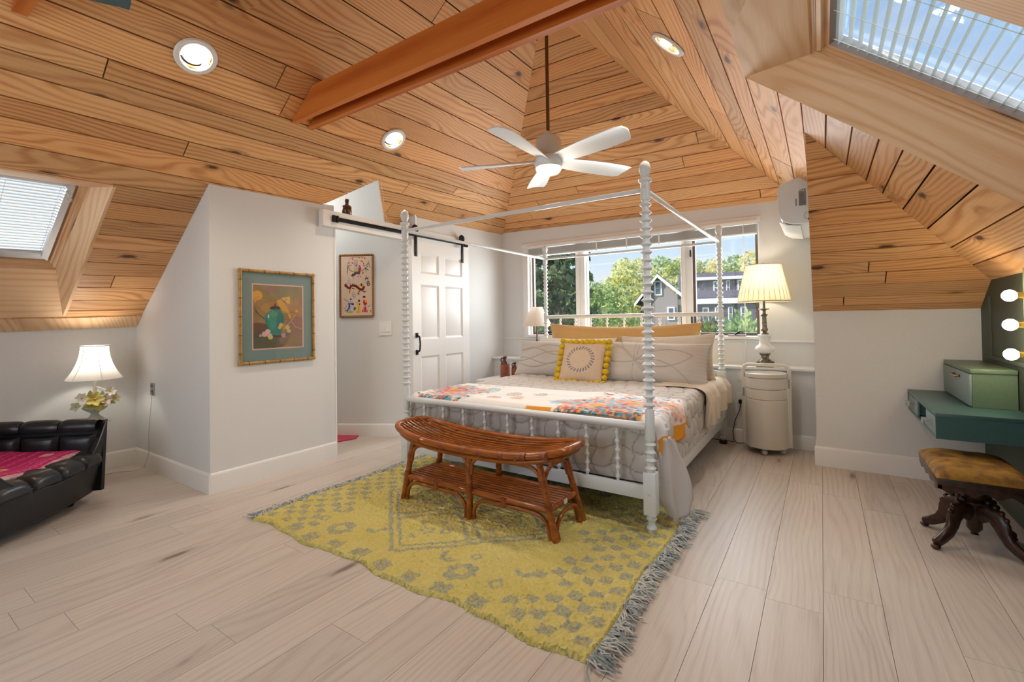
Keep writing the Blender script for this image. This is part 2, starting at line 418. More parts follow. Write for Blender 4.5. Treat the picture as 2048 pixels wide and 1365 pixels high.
for X in (-4.60,-4.50,-4.38,-4.27,-4.16,-4.05,-3.94,-3.82,-3.70,-3.585,-3.46,-3.33,-3.235,-3.12,-3.035,-2.94,-2.80,-2.665,-2.52,-2.40,-2.265,-2.12,-1.99,-1.84,-1.72,-1.6): seam.append((X-XP)*1.2446)
seam = sorted(-v for v in vk+seam)
plank_field(ceilL, fL, regL, seam, 0, (2.2, 4.6), .008, .024, M['pine'], .0012, around(iL, zL, DL_L, .07))

# hip over the bed
Hp = [[(hipx(YW+.02), YW+.02), (hipr(YW+.02), YW+.02), (APX, APY)]]
ceilH = slab('ceiling', zH, Hp, .026, M['pine_back'])
fH = frame(zH, (-1.8, YW), (-1, 0)); iH = fH.inverted()
regH = [loc(iH, zH, p) for p in Hp]
vmin = min(p[1] for p in regH[0]); vmax = max(p[1] for p in regH[0])
plank_field(ceilH, fH, regH, rows(vmin-.03, vmax, .105, .155), 0, (2.4, 4.2), .008, .024, M['pine'], .0012)

# right slope (with the right skylight)
SRY0, SRY1, SRX0, SRX1 = 1.30, 2.531, -.289, .82
Rpoly = [[(ridge_x(YB), YB), (XG+.02, YB), (XG+.02, SRY0), (ridge_x(SRY0), SRY0)],
         [(ridge_x(SRY0), SRY0), (SRX0, SRY0), (SRX0, SRY1), (ridge_x(SRY1), SRY1)],
         [(SRX1, SRY0), (XG+.02, SRY0), (XG+.02, SRY1), (SRX1, SRY1)],
         [(ridge_x(SRY1), SRY1), (XR, SRY1), (XR, YW+.02), (hipr(YW+.02), YW+.02), (APX, APY)],
         [(XR, SRY1), (XG+.02, SRY1), (XG+.02, hipS(XG+.02)), (XR, hipS(XR))]]
ceilR = slab('ceiling', zR, punch(Rpoly, [(x-.055, y-.07, x+.055, y+.07) for x, y in DL_R]), .026, M['pine_back'])
fR = frame(zR, (0, 2.5), (0, -1)); iR = fR.inverted()
regR = [loc(iR, zR, [(x, max(y, -.2)) for x, y in p]) for p in Rpoly]
vR = lambda X: (iR @ Vector((X, 2.5, zR(X, 2.5)))).y
xs = [-1.72,-1.585,-1.44,-1.31,-1.165,-1.03,-.90,-.755,-.62,-.50,-.385,-.289,-.155,-.06,.035,.13,.222,.30,.40,.525,.65,.77,.90]
plank_field(ceilR, fR, regR, sorted(vR(X) for X in xs), 0, (2.2, 4.4), .008, .024, M['pine'], .0012, around(iR, zR, DL_R, .07))

# low hip to the right of the alcove
Sp = [[(XR, YL+.02), (XG+.02, YL+.02), (XG+.02, hipS(XG+.02)), (XR, hipS(XR))]]
ceilS = slab('ceiling', zS, Sp, .026, M['pine_back'])
fS = frame(zS, (.3, YL), (-1, 0)); iS = fS.inverted()
regS = [loc(iS, zS, p) for p in Sp]
v0 = min(p[1] for p in regS[0]); v1 = max(p[1] for p in regS[0])
plank_field(ceilS, fS, regS, rows(v0-.02, v1, .10, .15), 0, (2.2, 3.2), .008, .024, M['pine'], .0012)

# floor
fl = struct('floor', MB().box(-5.2, XG+.1, YB-.1, YW+.2, -.08, -.012), M['dark'])
regF = [[(-.4, -5.2), (-.4, XG+.02), (YW+.02, XG+.02), (YW+.02, -5.2)]]
fF = Matrix(((0, -1, 0, 0), (1, 0, 0, 0), (0, 0, 1, -.012), (0, 0, 0, 1)))
regF = [[(-.4, 5.2), (-.4, -XG-.02), (YW+.02, -XG-.02), (YW+.02, 5.2)]]
plank_field(fl, fF, regF, [-XG-.02+.195*k-.06 for k in range(33)], 0, (1.1, 1.9), .0016, .012, M['oak'], 0)
struct('floor', MB().box(-5.2, XG+.1, YB-.1, -.4, -.012, 0), M['oak'])

# walls
Z0 = -.02
struct('wall_left', MB().box(XK-.1, XK, YB, YC+.05, Z0, zL(XK, .7)+.03), M['wall'])
mb = MB()   # chase: its face and the picture wall
mb.prism([(XK-.05, YC, Z0), (XP, YC, Z0), (XP, YC, zL(XP, YC)+.03), (XK-.05, YC, zL(XK-.05, YC)+.03)], (0, .09, 0))
struct('wall_chase', mb, M['wall'])
mb = MB().prism([(XP, YC+.09, Z0), (XP, 2.463, Z0), (XP, 2.463, zL(XP, 2.316)+.02), (XP, 2.316, zL(XP, 2.316)+.01), (XP, YC+.09, zL(XP, YC)+.03)], (-.09, 0, 0))
struct('wall_picture', mb, M['wall'])
mb = MB().prism([(XA, 3.30, Z0), (XA, YW+.05, Z0), (XA, YW+.05, zL(XA, YW)+.05), (XA, 3.30, zL(XA, 3.3)+.03)], (-.08, 0, 0))
struct('wall_alcove', mb, M['wall'])
# bathroom behind the doorway: oblique wall, its other walls and its ceiling
EW0, EWd = Vector((-4.082, 2.943, 0)), Vector((.8707, .4918, 0)); EWn = Vector((.4918, -.8707, 0))
mb = MB().prism([EW0-EWd*1.2+Vector((0, 0, Z0)), EW0+EWd*.80+Vector((0, 0, Z0)), EW0+EWd*.80+Vector((0, 0, 3.1)), EW0-EWd*1.2+Vector((0, 0, 3.1))], -EWn*.06)
struct('wall_bathroom', mb, M['wall'])
struct('wall_bathroom', MB().box(-5.2, -5.12, 1.5, 3.4, Z0, 3.1), M['wall'])
struct('wall_bathroom', MB().box(-5.2, XP-.095, YC+.095, YC+.15, Z0, 3.1), M['wall'])
mb = MB()   # the dormer sides that rise from the edges of the notch
nt = [(-3.501, 2.316), (-3.164, 2.688), (-3.47, 3.011), (-3.527, 3.071), (-3.56, 3.24)]
for (xa, ya), (xb, yb) in zip(nt[:-1], nt[1:]):
    d_ = Vector((yb-ya, -(xb-xa), 0)).normalized()*.02
    mb.prism([(xa, ya, zL(xa, ya)+.01), (xb, yb, zL(xb, yb)+.01), (xb, yb, 3.08), (xa, ya, 3.08)], d_)
struct('wall_dormer', mb, M['wall'])
struct('ceiling', MB().box(-5.2, -2.5, YC, 3.5, 3.06, 3.1), M['wall'])
# window wall with its opening
WX0, WX1, WZ0, WZ1 = -3.03, -.478, .955, 2.075
def wall_y(name, y0, y1, x0, x1, zf, holes, m):
    mb = MB()
    hx0, hx1, hz0, hz1 = holes
    mb.prism([(x0, y0, Z0), (hx0, y0, Z0), (hx0, y0, zf(hx0, y0)), (x0, y0, zf(x0, y0))], (0, y1-y0, 0))
    mb.prism([(hx1, y0, Z0), (x1, y0, Z0), (x1, y0, zf(x1, y0)), (hx1, y0, zf(hx1, y0))], (0, y1-y0, 0))
    mb.box(hx0, hx1, y0, y1, Z0, hz0); mb.prism([(hx0, y0, hz1), (hx1, y0, hz1), (hx1, y0, zf(hx1, y0)), (hx0, y0, zf(hx0, y0))], (0, y1-y0, 0))
    return struct(name, mb, m)
wall_y('wall_window', YW, YW+.14, XA-.08, XR+.02, lambda x, y: zH(x, YW)+.04, (WX0, WX1, WZ0, WZ1), M['wall'])
# partition carrying the air conditioner, low wall, green wall
struct('wall_partition', MB().prism([(XR, 2.985, zR(XR, 2.985)+.01), (XR, YW+.02, zR(XR, YW)+.03), (XR, YW+.02, Z0), (XR, YL, Z0), (XR, YL, 1.18)], (.05, 0, 0)), M['wall'])
struct('wall_low', MB().box(XR+.05, XG+.1, YL, YL+.08, Z0, 1.2), M['wall'])
struct('wall_green', MB().box(XG, XG+.1, YB, YL, Z0, 1.41), M['green'])
# rear wall behind the camera, with a big opening invented for fill light
mb = MB()
ys = YB-.08
top = lambda x, y: min(zL(x, YB), zR(x, YB))+.03
xs_ = [XK-.1, -3.7, -.1, XG+.1]
mb.prism([(xs_[0], ys, Z0), (xs_[1], ys, Z0), (xs_[1], ys, top(xs_[1], 0)), (xs_[0], ys, top(xs_[0], 0))], (0, .08, 0))
mb.prism([(xs_[2], ys, Z0), (xs_[3], ys, Z0), (xs_[3], ys, top(xs_[3], 0)), (xs_[2], ys, top(xs_[2], 0))], (0, .08, 0))
mb.box(xs_[1], xs_[2], ys, YB, Z0, .6)
mb.prism([(xs_[1], ys, 2.08), (xs_[2], ys, 2.08), (xs_[2], ys, top(xs_[2], 0)), (RX, ys, top(RX, 0)), (xs_[1], ys, top(xs_[1], 0))], (0, .08, 0))
struct('wall_rear', mb, M['wall'])

# baseboards
def base(name, p0, p1, n, h=.135, t=.014):
    p0, p1, n = Vector(p0), Vector(p1), Vector(n)
    prof = [(0, 0), (t, 0), (t, h-.018), (t*.75, h-.006), (t*.3, h), (0, h)]
    d = p1-p0
    mb = MB().prism([(p0+n*a+Vector((0, 0, b))) for a, b in prof], d)
    return struct(name, mb, M['trim'])
base('baseboard_left', (XK, YB, 0), (XK, YC, 0), (1, 0, 0))
base('baseboard_chase', (XK, YC, 0), (XP+.014, YC, 0), (0, -1, 0))
base('baseboard_picture', (XP, YC, 0), (XP, 2.463, 0), (1, 0, 0))
base('baseboard_bathroom', tuple(EW0-EWd*.6), tuple(EW0+EWd*.79), tuple(EWn), .125)
base('baseboard_alcove', (XA, 4.17, 0), (XA, 4.70, 0), (1, 0, 0))
base('baseboard_ledge', (XA, 4.70, 0), (XR, 4.70, 0), (0, -1, 0), .12)
base('baseboard_low', (XR-.014, YL, 0), (XG, YL, 0), (0, -1, 0), .145)
base('baseboard_partition', (XR, YL, 0), (XR, 4.70, 0), (-1, 0, 0), .145)
tag(MB().box(XG-.012, XG, 1.5, YL-.014, 0, .13).build('baseboard_green', M['green']), kind='structure')

# ledge under the window and the thin rail above it
struct('trim_1', MB().box(XA, XR, 4.70, YW, 0, .672), M['wall'])
struct('trim_2', MB().box(XA, XR, 4.655, YW, .672, .696, .004), M['trim'])
struct('trim_3', MB().box(XA, WX0-.075, YW-.016, YW, .905, .925, .004).box(WX1+.02, XR, YW-.016, YW, .905, .925, .004).box(WX0-.075, WX1+.02, YW-.016, YW, .905, .925, .004), M['trim'])
# door jamb around the bathroom opening
struct('door_jamb', MB().box(XP-.092, XP+.004, 2.463, 2.475, 0, 2.05).box(XA-.09, XA+.004, 3.285, 3.30, 0, 2.05), M['trim'])

# window_1: casing, frames, mullions, panes
w1 = tag(MB().box(WX0-.075, WX0, YW-.018, YW+.005, .925, WZ1+.02, .004).box(WX0-.085, WX1+.02, YW-.022, YW+.005, WZ1-.03, WZ1+.022, .004).build('window_1', M['trim']), kind='structure')
MB().box(WX0, WX1+.02, YW-.05, YW+.10, .93, .962, .004).build('window_sill', M['trim'], w1)
MB().box(WX0, WX1, YW+.03, YW+.13, WZ1-.02, WZ1).box(WX0, WX0+.02, YW+.03, YW+.13, .962, WZ1).box(WX1-.012, WX1, YW+.02, YW+.13, .962, WZ1).build('window_frame', M['trim'], w1)
M['brown_sash'] = mat('bronze_sash', (92, 74, 66), .5)
for xm in (-2.33, -1.135):
    MB().box(xm-.065, xm-.02, YW+.02, YW+.13, .962, WZ1, .004).box(xm-.02, xm+.045, YW+.035, YW+.12, .962, WZ1, .004).build('mullion', M['trim'], w1)
for z_ in (1.80, 1.12): MB().box(-1.108, -1.094, YW+.012, YW+.035, z_-.035, z_+.035, .003).build('casement_latch', M['black'], w1)
def sash(x0, x1, y, m, w=.022, z0=.965, z1=2.05):
    s = MB().box(x0, x0+w, y, y+.04, z0, z1).box(x1-w, x1, y, y+.04, z0, z1).box(x0+w, x1-w, y, y+.04, z0, z0+w).box(x0+w, x1-w, y, y+.04, z1-w, z1).build('sash', m, w1)
    MB().box(x0+w, x1-w, y+.018, y+.022, z0+w, z1-w).build('pane', M['glass'], s)
    return s
sash(WX0+.02, -2.395, YW+.06, M['brown_sash']); sash(-2.285, -1.20, YW+.08, M['trim'], .014); sash(-1.09, WX1-.012, YW+.06, M['brown_sash'], .026)

# ------------------------------------------------------------------ skylights (window_2 left, window_3 right)
nL = Vector((-.741, -.03, 1)).normalized(); nR = Vector((.83, .0086, 1)).normalized()
def P_L(x, y, w=0): return Vector((x, y, zL(x, y)))+nL*w
def P_R(x, y, w=0): return Vector((x, y, zR(x, y)))+nR*w
def strip(name, ring0, ring1, m, parent=None, th=.022, out=None):
    """four boards between two rings of four points"""
    res = []
    for i in range(4):
        a, b, c, d = ring0[i], ring0[(i+1) % 4], ring1[(i+1) % 4], ring1[i]
        ex = (b-a).normalized(); n = (b-a).cross(d-a).normalized(); ey = n.cross(ex)
        Mx = Matrix(((ex.x, ey.x, n.x, a.x), (ex.y, ey.y, n.y, a.y), (ex.z, ey.z, n.z, a.z), (0, 0, 0, 1)))
        inv = Mx.inverted(); ctr = sum((p for p in ring0), Vector())/4
        s = -1 if (ctr-a).dot(n) > 0 else 1
        mb = MB().prism([inv @ p for p in (a, b, c, d)], (0, 0, s*th))
        res.append(mb.build(name, m, parent, Mx))
    return res
def ring_L(x0, x1, y0, y1, w): return [P_L(x1, y0, w), P_L(x1, y1, w), P_L(x0, y1, w), P_L(x0, y0, w)]
def box_between(mb, a, b, up, w, h):
    """bar from a to b, w across, h along up"""
    t = (b-a).normalized(); s = t.cross(up).normalized()
    c = [a-s*w/2, a+s*w/2, a+s*w/2+up*h, a-s*w/2+up*h]
    mb.prism(c, b-a); return mb
# left: inner rectangle at depth .15 in world points
iTL, iTR = Vector((-3.823, .10, 1.995)), Vector((-3.823, .945, 2.025)); iBR, iBL = Vector((-4.464, .927, 1.549)), Vector((-4.464, .10, 1.535))
w2 = tag(obj('window_2', None), kind='structure')
strip('lining_board', ring_L(SLX0, SLX1, SLY0, SLY1, -.006), [iTL, iTR, iBR, iBL], M['pine_trim'], w2)
MB().prism([P_L(XK+.005, y, -.012) for y in (-.6, YC)]+[P_L(SLX0-.012, y, -.012) for y in (YC, -.6)], nL*.012).build('skirting_board', M['pine_trim'], w2, fix=True)
def inset(r, d):
    c = sum(r, Vector())/4; o = []
    for i in range(4):
        a, b, p = r[i-1], r[(i+1) % 4], r[i]
        o.append(p+(a-p).normalized()*d+(b-p).normalized()*d)
    return o
R0 = [iTL, iTR, iBR, iBL]
r = R0
for k in range(3):
    q = [p+nL*.022 for p in r]
    strip('frame_step', r, q, M['pine_trim'], w2, .01); r2 = inset(q, .016)
    strip('frame_step', q, r2, M['pine_trim'], w2, .01); r = r2
M['alu'] = mat('white_aluminium', (214, 217, 222), .4, .1)
q = inset(r, .035); strip('skylight_sash', r, q, M['alu'], w2, .03)
sb = MB(); box_between(sb, r[3]+(r[0]-r[3]).normalized()*.03-nL*.02, r[2]+(r[1]-r[2]).normalized()*.03-nL*.02, nL, .05, .05); sb.build('skylight_handle_bar', M['alu'], w2)
sb = MB(); c = r[2]+(r[3]-r[2])*.36-nL*.035+(r[1]-r[2]).normalized()*.03
sb.sphere(c, .02, 10, 6).sphere(c+Vector((.005, .018, .004)), .015, 10, 6).sphere(c+Vector((-.005, -.018, -.004)), .015, 10, 6); sb.build('latch', mat('latch_grey', (176, 178, 180), .35, .4), w2)
g = [p+nL*.04 for p in q]
MB().prism(g, nL*.004).build('pane', M['glass'], w2)
M['slat'] = shade_mat('white_blind_slat', (236, 236, 234), .12)
def blind(name, label, r, nrm, n, tilt, width, m, off=-.012, group=None, cords=(.15, .5, .85), cordm=None):
    """r = [top left, top right, bottom right, bottom left] seen from the room"""
    t = thing(name, label, 'blind', tuple(r[0]), group)
    down = (r[3]-r[0]); ex = (r[1]-r[0]).normalized(); L = down.length; dn = down.normalized()
    me = None
    for i in range(n):
        a = r[0]+down*((i+.6)/n)+nrm*off; s = (dn*math.cos(tilt)+nrm*math.sin(tilt))*width/2
        wl = (r[1]-r[0]).length
        Mx = Matrix.Translation(a)
        if me is None:
            mb = MB(); nn = dn.cross(ex).normalized()
            up = nrm*.0016
            mb.prism([-s, up*1.0, s, s+nrm*.0008, up*1.5, -s+nrm*.0008], ex*wl); me = mb.mesh('slat', m)
        obj('slat', me, t, Mx)
    for c in cords:
        a = r[0]+(r[1]-r[0])*c+nrm*(off-width*.45*abs(math.sin(tilt))-.002); MB().tube([a, a+down], .0012, 5).build('cord', cordm or m, t)
    return t
bl = blind('venetian_blind', 'closed white venetian blind over the left skylight above the black lounge chair', [q[0], q[1], q[2], q[3]], nL, 24, .42, .030, M['slat'], .0, cords=(.25, .62, .97))
hk = thing('blind_hook', 'small white metal hook at the top corner of the left skylight blind', 'hook', tuple(iTR))
c = q[1]+nL*-.03
MB().tube([c+Vector((0, .0, 0)), c+Vector((-.004, .012, -.03)), c+Vector((-.006, .016, -.045))], .004, 6).tube([c+Vector((-.006+.011*math.sin(a), .016+.011*math.cos(a), -.058+.0*a)) + Vector((0, 0, .014*math.cos(a+1.2))) for a in np.linspace(0, 6.0, 12)], .003, 6).build('hook_wire', M['alu'], hk)

# right skylight
def onplane_R(w, x, y): return P_R(x, y, w)
O0 = [P_R(SRX0, SRY0, -.004), P_R(SRX1, SRY0, -.004), P_R(SRX1, SRY1, -.004), P_R(SRX0, SRY1, -.004)]
w3 = tag(obj('window_3', None), kind='structure')
I0 = [P_R(-.115, 1.78, .15), P_R(.68, 1.78, .15), P_R(.68, 2.43, .15), P_R(-.115, 2.43, .15)]
strip('lining_board', O0, I0, M['pine_trim'], w3)
r = I0
for k in range(3):
    q = [p+nR*.012 for p in r]; strip('frame_step', r, q, M['pine_trim'], w3, .01)
    r2 = inset(q, .02); strip('frame_step', q, r2, M['pine_trim'], w3, .01); r = r2
M['alu_warm'] = mat('bronze_grey_frame', (150, 138, 132), .45, .2)
q = [p+nR*.02 for p in inset(r, .012)]; strip('skylight_sash', r, q, M['alu_warm'], w3, .01)
q2 = [p+nR*.02 for p in inset(q, .014)]; strip('skylight_sash', q, q2, M['alu'], w3, .01)
MB().prism([p+nR*.012 for p in q2], nR*.004).build('pane', M['glass'], w3)
M['slat_grey'] = mat('pale_grey_slat', (196, 204, 200), .4)
# slats run along y; "top" edge of the blind is the ridge side
blind('venetian_blind', 'open grey slatted blind across the right skylight, sky showing between its slats', [q[0], q[3], q[2], q[1]], nR, 22, pi/2-.2, .022, M['slat_grey'], -.004, cords=(.08, .5, .92))

M['slat_thin'] = shade_mat('thin_white_slat', (244, 244, 242), .5)
# bed window blind, drawn up to the top of the window
t = thing('venetian_blind', 'white venetian blind drawn up to the top of the bed window', 'blind', (-1.75, YW, 2.0))
MB().box(WX0+.01, WX1-.01, YW-.045, YW+.02, 2.025, 2.062, .004).build('head_rail', M['trim'], t)
for k in range(16):
    z = 1.945+.0048*k
    MB().box(WX0+.015, WX1-.015, YW-.035, YW+.012, z, z+.0022).build('slat', M['slat_thin'], t)
MB().box(WX0+.015, WX1-.015, YW-.035, YW+.012, 1.925, 1.943, .005).build('bottom_rail', M['trim'], t)
for x in (-2.75, -2.1, -1.75, -1.4, -.8):
    MB().box(x-.008, x+.008, YW-.041, YW-.037, 1.915, 2.05).build('ladder_tape', M['trim'], t)
MB().tube([(-.60, YW-.05, 2.03), (-.60, YW-.05, 1.0), (-.62, YW-.06, .72)], .0018, 5).tube([(-.61, YW-.05, 2.03), (-.606, YW-.05, 1.2), (-.60, YW-.06, .72)], .0018, 5).build('cord', M['trim'], t)
t = thing('window_crank', 'folded dark window crank on the sill beside the right lamp', 'crank', (-.68, YW-.03, .965))
MB().box(-.76, -.60, YW-.05, YW+.02, .962, .974, .004).build('crank_base', mat('crank_grey', (120, 118, 114), .5, .3), t)
MB().tube([(-.70, YW-.03, .975), (-.655, YW-.035, 1.005), (-.625, YW-.035, 1.0)], [.008, .010, .006], 8).build('crank_handle', M['black'], t)
t = thing('window_crank', 'small dark window crank on the sill behind the left lamp', 'crank', (-2.72, YW-.03, .965))
MB().box(-2.80, -2.66, YW-.05, YW+.02, .962, .974, .004).tube([(-2.76, YW-.03, .975), (-2.71, YW-.035, .998), (-2.69, YW-.035, .992)], [.008, .010, .006], 8).build('crank_handle', M['black'], t)

# ------------------------------------------------------------------ tie beams
def beam_board(y0, y1, z0, z1, parent, name='board', xr=None):
    xl = lambda z: (z-2.113-.03*(y0-1.5))/.741-3.474
    xr_ = lambda z: (2.114-z)/.83
    a = [(xl(z0)+.01, z0), (xr_(z0)-.01, z0), (xr_(z1)-.01, z1), (xl(z1)+.01, z1)]
    cx = -1.7
    Mx = Matrix.Translation((cx, y0, z0))
    return MB().prism([(x-cx, 0, z-z0) for x, z in a], (0, y1-y0, 0)).build(name, M['pine_beam'], parent, Mx)
t = thing('tie_beam', 'double orange stained tie beam crossing the room below the ridge', 'beam', (-1.7, 1.84, 2.5))
beam_board(1.766, 1.803, 2.503, 2.685, t); beam_board(1.885, 1.925, 2.505, 2.685, t)
t = thing('tie_beam', 'second tie beam, only its left end showing in the top left corner', 'beam', (-1.7, .48, 2.51))
beam_board(.455, .505, 2.515, 2.70, t)

# ------------------------------------------------------------------ ceiling fans
M['fan_white'] = mat('fan_blade_white', (224, 228, 232), .45); M['fan_grey'] = mat('fan_housing', (206, 204, 196), .4)
M['brass_rod'] = mat('aged_brass_rod', (112, 84, 44), .35, .7)
def fan(name, label, cx, cy_, zb, ztop, angles, R, mblade, mh, lamp=True, pitch=-.22):
    t = thing(name, label, 'ceiling fan', (cx, cy_, zb))
    MB().tube([(cx, cy_, zb+.2), (cx, cy_, ztop)], .013, 12).build('downrod', M['brass_rod'], t)
    MB().lathe([(.03, .215), (.036, .18), (.05, .175)], (cx, cy_, zb), 24).build('collar', mh, t)
    MB().lathe([(.001, .18), (.06, .178), (.088, .165), (.094, .14), (.094, .035), (.09, .03)], (cx, cy_, zb), 32).build('motor_housing', mh, t)
    MB().lathe([(.088, .03), (.094, .028), (.102, .01), (.102, -.02), (.096, -.045), (.09, -.05)], (cx, cy_, zb), 32, cap=False).build('lower_ring', M['fan_white'], t)
    if lamp:
        MB().lathe([(.094, -.044), (.092, -.062), (.075, -.083), (.04, -.096), (.001, -.10)], (cx, cy_, zb), 28).build('light_diffuser', emit('fan_light', (1, .90, .74, 1), 2.4), t)
        light('fan_lamp', 'POINT', (cx, cy_, zb-.16), 5, (1, .87, .70), shadow_soft_size=.07)
    canz = zR(cx, cy_)
    MB().lathe([(.055, -.07), (.06, -.02), (.05, .0)], (cx, cy_, ztop), 20).build('canopy', M['brass_rod'], t)
    S = 14
    me = None
    for a in angles:
        # blade in local frame, x outward
        Pn = np.zeros((S, 5, 3))
        for i in range(S):
            u = i/(S-1); x = .07+(R-.07)*u
            w = .050+.036*math.sin(pi*min(u*1.05, 1)*.62) if u < .93 else .086*(1-(u-.93)*2.2)
            sweep = .02*u
            ang = pitch*(1.55-.75*u)
            for j in range(5):
                s = (j-2)/2*w
                if u > .9: x_ = x-(.035 if j > 2 else 0)*(u-.9)*10*(j-2)/2
                else: x_ = x
                Pn[i, j] = (x_, s*math.cos(ang)+sweep, s*math.sin(ang)+.012*(1-((j-2)/2)**2))
        mb = MB(); mb.grid(Pn); 
        n0 = mb.n; Q = Pn.copy(); Q[:, :, 2] += .007; mb.grid(Q)
        # close the rim
        ids = [(i, 0) for i in range(S)]+[(S-1, j) for j in range(1, 5)]+[(i, 4) for i in range(S-2, -1, -1)]+[(0, j) for j in range(3, 0, -1)]
        f = []
        for k in range(len(ids)):
            i0 = ids[k][0]*5+ids[k][1]; i1 = ids[(k+1) % len(ids)][0]*5+ids[(k+1) % len(ids)][1]
            f.append((i0, i1, n0+i1, n0+i0))
        mb.F += f; mb.S += [False]*len(f)
        if me is None:
            me = mb.mesh('blade', mblade); bm = bmesh.new(); bm.from_mesh(me); bmesh.ops.recalc_face_normals(bm, faces=bm.faces); bm.to_mesh(me); bm.free()
        obj('blade', me, t, Matrix.Translation((cx, cy_, zb)) @ Matrix.Rotation(math.radians(a), 4, 'Z'))
    return t
fan('ceiling_fan', 'white five bladed ceiling fan with glowing lamp on a brass rod above the bed', RX, 2.955, 2.30, 3.44, [-89+72*k for k in range(5)], .69, M['fan_white'], M['fan_grey'])
M['teal_blade'] = mat('teal_blade', (60, 92, 100), .5)
fan('ceiling_fan', 'blue grey ceiling fan of which only one blade tip shows at the top edge', -1.63, .338, 2.36, 3.4, [155, 275, 35], .66, M['teal_blade'], M['teal_blade'], lamp=False)

# ------------------------------------------------------------------ recessed lights
M['lamp_warm'] = emit('downlight_lens', (1, .90, .74, 1), 7.0)
def downlight(label, p, n, tilt, power, color):
    t = thing('recessed_light', label, 'ceiling light', tuple(p), 'recessed ceiling lights')
    n = Vector(n).normalized()
    q = n.to_track_quat('Z', 'Y'); Mx = Matrix.Translation(p) @ q.to_matrix().to_4x4()
    MB().lathe([(.074, .0), (.078, -.008), (.098, -.008), (.104, .001)], (0, 0, 0), 36, cap=False).build('trim_ring', M['trim'], t, Mx)
    MB().lathe([(.076, -.004), (.070, .04), (.066, .10), (.001, .101)], (0, 0, 0), 36, cap=False).build('reflector', M['trim'], t, Mx)
    Mt = Mx @ Matrix.Translation((0, 0, .034)) @ Matrix.Rotation(tilt, 4, 'X')
    MB().lathe([(.001, .0), (.050, .0), (.056, .004), (.056, .02)], (0, 0, 0), 30).build('lens', M['lamp_warm'], t, Mt)
    d = Vector((0, 0, -1))
    L = light('downlight', 'SPOT', p-n*.035, power, color, spot_size=math.radians(135), spot_blend=.9, shadow_soft_size=.06); aim(L, (d*1.0-n*.35))
warm = (1, .87, .70)
downlight('large recessed ceiling light near the camera, up left of the tie beam', P_L(-2.794, 1.132, -.004), nL, .5, 38, warm)
downlight('recessed ceiling light above the bathroom doorway, left of the white fan', P_L(-2.837, 2.567, -.004), nL, .5, 44, warm)
downlight('recessed ceiling light in the right hand slope above the fan', P_R(-.664, 2.57, -.004), nR, -.5, 44, warm)

# ------------------------------------------------------------------ canopy bed
BX0, BX1, BY0, BY1 = -2.595, -.770, 2.45, 4.575
BG = 'canopy bed'
bed = thing('canopy_bed', 'white metal four poster canopy bed with bobbin turned posts under the fan', 'bed', ((BX0+BX1)/2, BY0, 0))
def spool(z0, z1, rmin, rmax, pitch=.043):
    n = max(1, round((z1-z0)/pitch)); p = []
    for k in range(n):
        a = z0+(z1-z0)*k/n; h = (z1-z0)/n
        p += [(rmin, a), (rmin*1.02, a+h*.22), (rmax*.93, a+h*.42), (rmax, a+h*.5), (rmax*.93, a+h*.58), (rmin*1.02, a+h*.78)]
    p.append((rmin, z1)); return p
for i, (x, y) in enumerate(((BX0, BY0), (BX1, BY0), (BX0, BY1), (BX1, BY1))):
    zb = .018 if i < 2 else .03
    rear = i > 1; mb = MB(); c = (x, y, 0)
    mb.lathe(spool(zb, .115, .018, .028, .04), c, 20)
    mb.box(x-.033, x+.033, y-.033, y+.033, .113, .335 if not rear else .655, .004)
    if not rear:
        mb.lathe(spool(.335, .50, .018, .030), c, 20)
        mb.lathe([(.024, .50), (.027, .51), (.025, .58), (.025, .655), (.021, .668)], c, 20)
        mb.lathe(spool(.668, 1.775, .018, .0325), c, 20)
    else:
        mb.lathe(spool(.655, 1.13, .017, .029), c, 20); mb.lathe([(.022, 1.13), (.024, 1.14), (.024, 1.21), (.022, 1.22)], c, 20)
        mb.lathe(spool(1.22, 1.775, .017, .029), c, 20)
    mb.lathe([(.022, 1.775), (.026, 1.785), (.025, 1.87), (.035, 1.878), (.036, 1.89), (.024, 1.897)], c, 20)
    p = mb.build('post', M['white_metal'], bed)
    MB().lathe([(.014, 1.895), (.018, 1.90), (.030, 1.93), (.031, 1.95), (.024, 1.975), (.010, 1.986), (.001, 1.989)], c, 20).build('finial', M['white_metal'], p)
    if rear: MB().lathe([(.03, 0.0), (.036, .005), (.034, .03), (.02, .034)], c, 16).build('caster_cup', mat('dark_red_cup', (60, 26, 22), .4), p)
    if not rear:
        for k in range(2): MB().lathe([(.006, -.037), (.008, -.034), (.001, -.030)], (x, y, 1.845-.0*k) if k == 0 else (x, y, .225), 8, ax='Y').build('bolt', M['alu'], p)
zc = 1.832
def bar(name, a, b, w, h, m=None, bev=.004):
    a, b = Vector(a), Vector(b); d = b-a
    mb = MB()
    if abs(d.x) > abs(d.y): mb.box(min(a.x, b.x), max(a.x, b.x), a.y-w/2, a.y+w/2, a.z-h/2, a.z+h/2, bev)
    else: mb.box(a.x-w/2, a.x+w/2, min(a.y, b.y), max(a.y, b.y), a.z-h/2, a.z+h/2, bev)
    return mb.build(name, m or M['white_metal'], bed)
for y in (BY0, BY1): bar('canopy_rail', (BX0+.022, y, zc), (BX1-.022, y, zc), .022, .022)
for x in (BX0, BX1): bar('canopy_rail', (x, BY0+.022, zc), (x, BY1-.022, zc), .022, .022)
MB().tube([(BX0+.02, BY0, .572), (BX1-.02, BY0, .572)], .0215, 16).build('foot_rail', M['white_metal'], bed)
bar('foot_board', (BX0+.03, BY0, .222), (BX1-.03, BY0, .222), .022, .075)
sp_me = None
